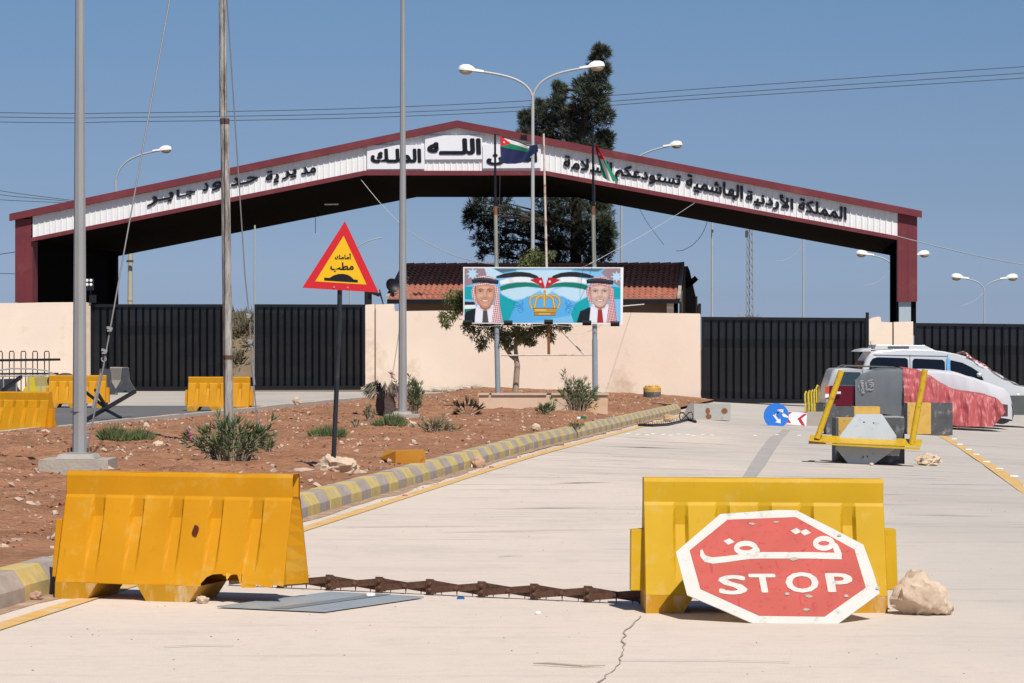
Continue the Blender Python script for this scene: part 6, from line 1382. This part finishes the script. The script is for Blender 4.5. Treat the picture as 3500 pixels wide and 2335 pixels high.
# covers
def cover(name, label, prof, wfun, botf, x0, x1, m, n=70, wr=.02, wrf=14, vert=6, d0=None, seed=0, skirt=.0, closed=True, cross=None, wdir=(1, .2)):
    """cloth dropped over a car: prof(x)=top height, wfun(x)=half width at top, botf(x)=height of hem"""
    mb = MB()
    def fn(u, v):
        x = x0 + (x1 - x0) * u; tp_ = prof(x); bt = botf(x); w_ = wfun(x)
        a_ = v * 2 - 1; s_ = 1 if a_ > 0 else -1; q = abs(a_)
        if q < .42: y_ = s_ * w_ * .97 * q / .42; z = tp_ - .04 * (q / .42) ** 2
        else:
            e = (q - .42) / .58; y_ = s_ * w_ * (.97 + .11 * math.sin(min(1, e * 1.8) * 1.57) + skirt * e * e); z = tp_ - .04 - (tp_ - .04 - bt) * e ** 1.15
        amp = wr * (.25 + .75 * min(1, q / .5)); nn = noise.fractal(Vector((x * wrf * wdir[0] * .3 + seed, (z + y_) * wrf * wdir[1] * .3, seed)), .9, 2.1, 4)
        if name == 'p' and q > .42: nn += .8 * math.sin(x * 15 + 2.5 * math.sin(z * 2.5 + x)) * sstep(.45, .8, q) * sstep(1.6, 2.3, x) + .4 * math.sin(z * 34 + x * 3) * sstep(2.5, 1.9, x)
        return (x, y_ + s_ * amp * nn, z + (amp * .5 * nn if q < .6 else 0))
    mb.grid(fn, n, 56)
    return mb
def interp(pts):
    def f(x):
        for a_, b_ in zip(pts, pts[1:]):
            if x <= b_[0]: t_ = max(0, (x - a_[0]) / (b_[0] - a_[0])); t_ = t_ * t_ * (3 - 2 * t_) * .5 + t_ * .5; return a_[1] + (b_[1] - a_[1]) * t_
        return pts[-1][1]
    return f
# light grey covered car
CD = 73.7; kc = (CD - .85) / F; cx0 = P(2890, 0, CD - .85).x; cg = zg(cx0 + 2.2, CD); cc = thing('covered_car', 'car hidden under a light grey fabric cover, between van and wagon', 'car', (cx0, CD, cg))
cpz = lambda px, py: ((px - 2890) * kc, CAMZ - (py - CY) * kc - cg)
pf = interp([cpz(*p) for p in [(2890, 1330), (2930, 1285), (3000, 1264), (3180, 1262), (3260, 1268), (3330, 1288), (3380, 1305), (3430, 1322), (3458, 1345), (3466, 1385)]])
mb = cover('cover', '', pf, lambda x: .86 - max(0, x - 3.8) ** 2 * .5 - max(0, .5 - x) * .3, lambda x: .12 + .1 * math.sin(x * 2) ** 2, 0.02, cpz(3463, 0)[0], M_ltcov, wr=.03, seed=3); mb.build('fabric_cover', M_ltcov, cc, smooth=70)
mb = MB(); xe = cpz(3463, 0)[0]; mb.grid(lambda u, v: (xe - .012 + .05 * math.sin(v * 3.1), -.78 + 1.56 * u, .12 + (pf(xe) - .17) * v), 12, 8); mb.grid(lambda u, v: (.03 - .03 * math.sin(v * 3.1), -.7 + 1.4 * u, .15 + (pf(.02) - .2) * v), 12, 8); mb.build('cover_ends', M_ltcov, cc, smooth=70)
for x in (.8, 3.5):
    for y_ in (-.7, .7): wheel(cc, x, y_, .31)
mb = MB(); mb.bbox((.3, -.7, .2), (4.1, .7, .62)); mb.build('body', M_carblk, cc)
# maroon wagon with tarp and pink cover
WD = 71.0; kw = (WD - .85) / F; wx0 = P(2822, 0, WD - .85).x; wg = zg(wx0 + 2.3, WD); wag = thing('station_wagon', 'maroon and silver station wagon, its front half under grey and pink covers', 'car', (wx0, WD, wg), R(0))
wp = lambda px, py: ((px - 2822) * kw, CAMZ - (py - CY) * kw - wg)
hw_w = lambda x, z: .85 - max(0, z - .85) * .22 - max(0, .45 - x) * .1
prof = [(.12, .3), (.02, .45), (.0, .7), wp(2830, 1322), wp(2846, 1268), wp(2856, 1260), wp(2900, 1258), wp(2960, 1264), wp(3090, 1276), wp(3150, 1292), wp(3220, 1330), wp(3250, 1350), wp(3350, 1366), wp(3412, 1388), wp(3430, 1408), (4.5, .35), (4.4, .28)]
M_wsil = mat('dull_silver_paint', (.5, .5, .5), .3, .3, var=.05); mb = MB(); car_shell(mb, prof, hw_w, .05); mb.build('body', M_wsil, wag, smooth=40)
mb = MB(); panel(mb, [wp(2828, 1326), wp(2838, 1319), wp(3110, 1322), wp(3430, 1395), (4.45, .33), (.1, .3)], hw_w, .006, .005); mb.build('side_panel', M_carred, wag)
for pts in [[(2872, 1271), (2943, 1273), (2943, 1316), (2863, 1315)], [(2960, 1274), (3050, 1276), (3050, 1318), (2956, 1316)]]:
    mb = MB(); panel(mb, [wp(*p) for p in pts], hw_w, .01, .006); mb.build('side_window', mat('blue_car_glass', (.03, .05, .06), .08, spec=.6) if 'blue_car_glass' not in bpy.data.materials else bpy.data.materials['blue_car_glass'], wag)
mb = MB(); panel(mb, [wp(2949, 1265), wp(2951, 1265), wp(2952, 1400), wp(2950, 1400)], hw_w, .012, .003); mb.build('door_seam', M_carblk, wag)
mb = MB(); panel(mb, [wp(2822, 1322), wp(2836, 1320), wp(2834, 1346), wp(2820, 1348)], hw_w, .012, .03); mb.build('tail_light', M_amber, wag)
mb = MB(); panel(mb, [wp(2821, 1346), wp(2834, 1345), wp(2833, 1358), wp(2821, 1360)], hw_w, .012, .03); mb.build('reverse_light', M_board, wag)
mb = MB(); mb.bbox((-.06, -.82, .3), (.25, .82, .6)); mb.build('rear_bumper', M_carblk, wag)
mb = MB(); a_ = wp(2860, 1343); mb.box((a_[0], -.87, a_[1]), (.2, .04, .06)); mb.build('door_handle', M_silver, wag)
mb = MB()
for y_ in (-.6, .6):
    a_, b_, c_, e_ = wp(2885, 1257), wp(2900, 1251), wp(3060, 1256), wp(3080, 1266); mb.tube([(a_[0], y_, a_[1]), (b_[0], y_, b_[1]), (c_[0], y_, c_[1]), (e_[0], y_, e_[1])], .018, 6)
for px in (2940, 2988): q = wp(px, 1253); mb.tube([(q[0], -.6, q[1]), (q[0], -.6, q[1] - .06)], .012, 5); mb.tube([(q[0], -.6, q[1]), (q[0], .6, q[1])], .012, 5)
mb.build('roof_rack', M_carblk, wag)
for x in (.85, 3.65):
    for y_ in (-.74, .74): wheel(wag, x, y_, .32)
pw = interp([wp(*p) for p in [(2920, 1300), (2945, 1279), (2980, 1268), (3030, 1262), (3090, 1262), (3140, 1268), (3175, 1285), (3230, 1318), (3262, 1336), (3310, 1344), (3360, 1350), (3400, 1362), (3425, 1380), (3434, 1400)]])
pft = lambda x: pw(x) + .03
xg0, xg1 = wp(2922, 0)[0], wp(3090, 0)[0]
mb = cover('t', '', pft, lambda x: .86, lambda x: .32 + .12 * math.sin(x * 1.3 + 1), xg0, xg1, M_greycov, 40, .022, 9, seed=9); tarp = mb.build('grey_tarp', M_greycov, wag, smooth=70)
lt = MB(); M_print = mat('pale_print', (.36, .37, .37), .8, var=.25, scale=30)
def TP_(px, py, h=0.0): q = wp(px, py); return (q[0], -.86 * 1.09 - .028 - h, q[1])
V_ = lambda x, y: (2750 + x * .3190, 1150 + y * .3190)
text(lt, 'UNHCR', lambda s_, t_, h_: TP_(*V_(594 + 30 * (1 - (1 - t_)) + 12 * s_, 470 + 142 * s_), .0 + h_), .03, 0, False)
for pth in [[(670, 480), (690, 470), (725, 462)], [(680, 500), (700, 492), (732, 500)], [(684, 520), (705, 512), (715, 535)], [(700, 545), (725, 530), (735, 505)], [(690, 560), (715, 572), (733, 560)], [(650, 490), (656, 530), (650, 570)], [(662, 575), (680, 560), (705, 575)], [(575, 520), (580, 545)], [(583, 560), (588, 572)]]:
    for q in stroke2d(pth, 8): lt.poly([TP_(*V_(*p), .001) for p in q])
lt.build('print', M_print, tarp)
xp0, xp1 = wp(3086, 0)[0], wp(3432, 0)[0]
def hem(x):
    u = (x - xp0) / (xp1 - xp0); return .5 - .46 * sstep(.12, .55, u) + .35 * sstep(.86, 1.0, u)
mb = cover('p', '', lambda x: pw(x) + .05, lambda x: .865 + .05 * sstep(2.6, 3.4, x) - .1 * sstep(4.3, 4.6, x), hem, xp0, xp1, M_pink, 220, .07, 7, seed=17, skirt=.2, wdir=(2.6, .9)); pk = mb.build('pink_cover', M_pink, wag, smooth=80)
mb = MB(); xe = xp1; mb.grid(lambda u, v: (xe - .01 + .06 * math.sin(v * 3) , -.8 + 1.6 * u, .42 + (pw(xe) - .42) * v), 20, 6); mb.build('cover_end', M_pink, pk, smooth=70)
mb = MB(); mb.bbox((4.32, -.84, .28), (4.6, .84, .58)); mb.build('front_bumper', mat('maroon_bumper', (.1, .05, .055), .5), wag)
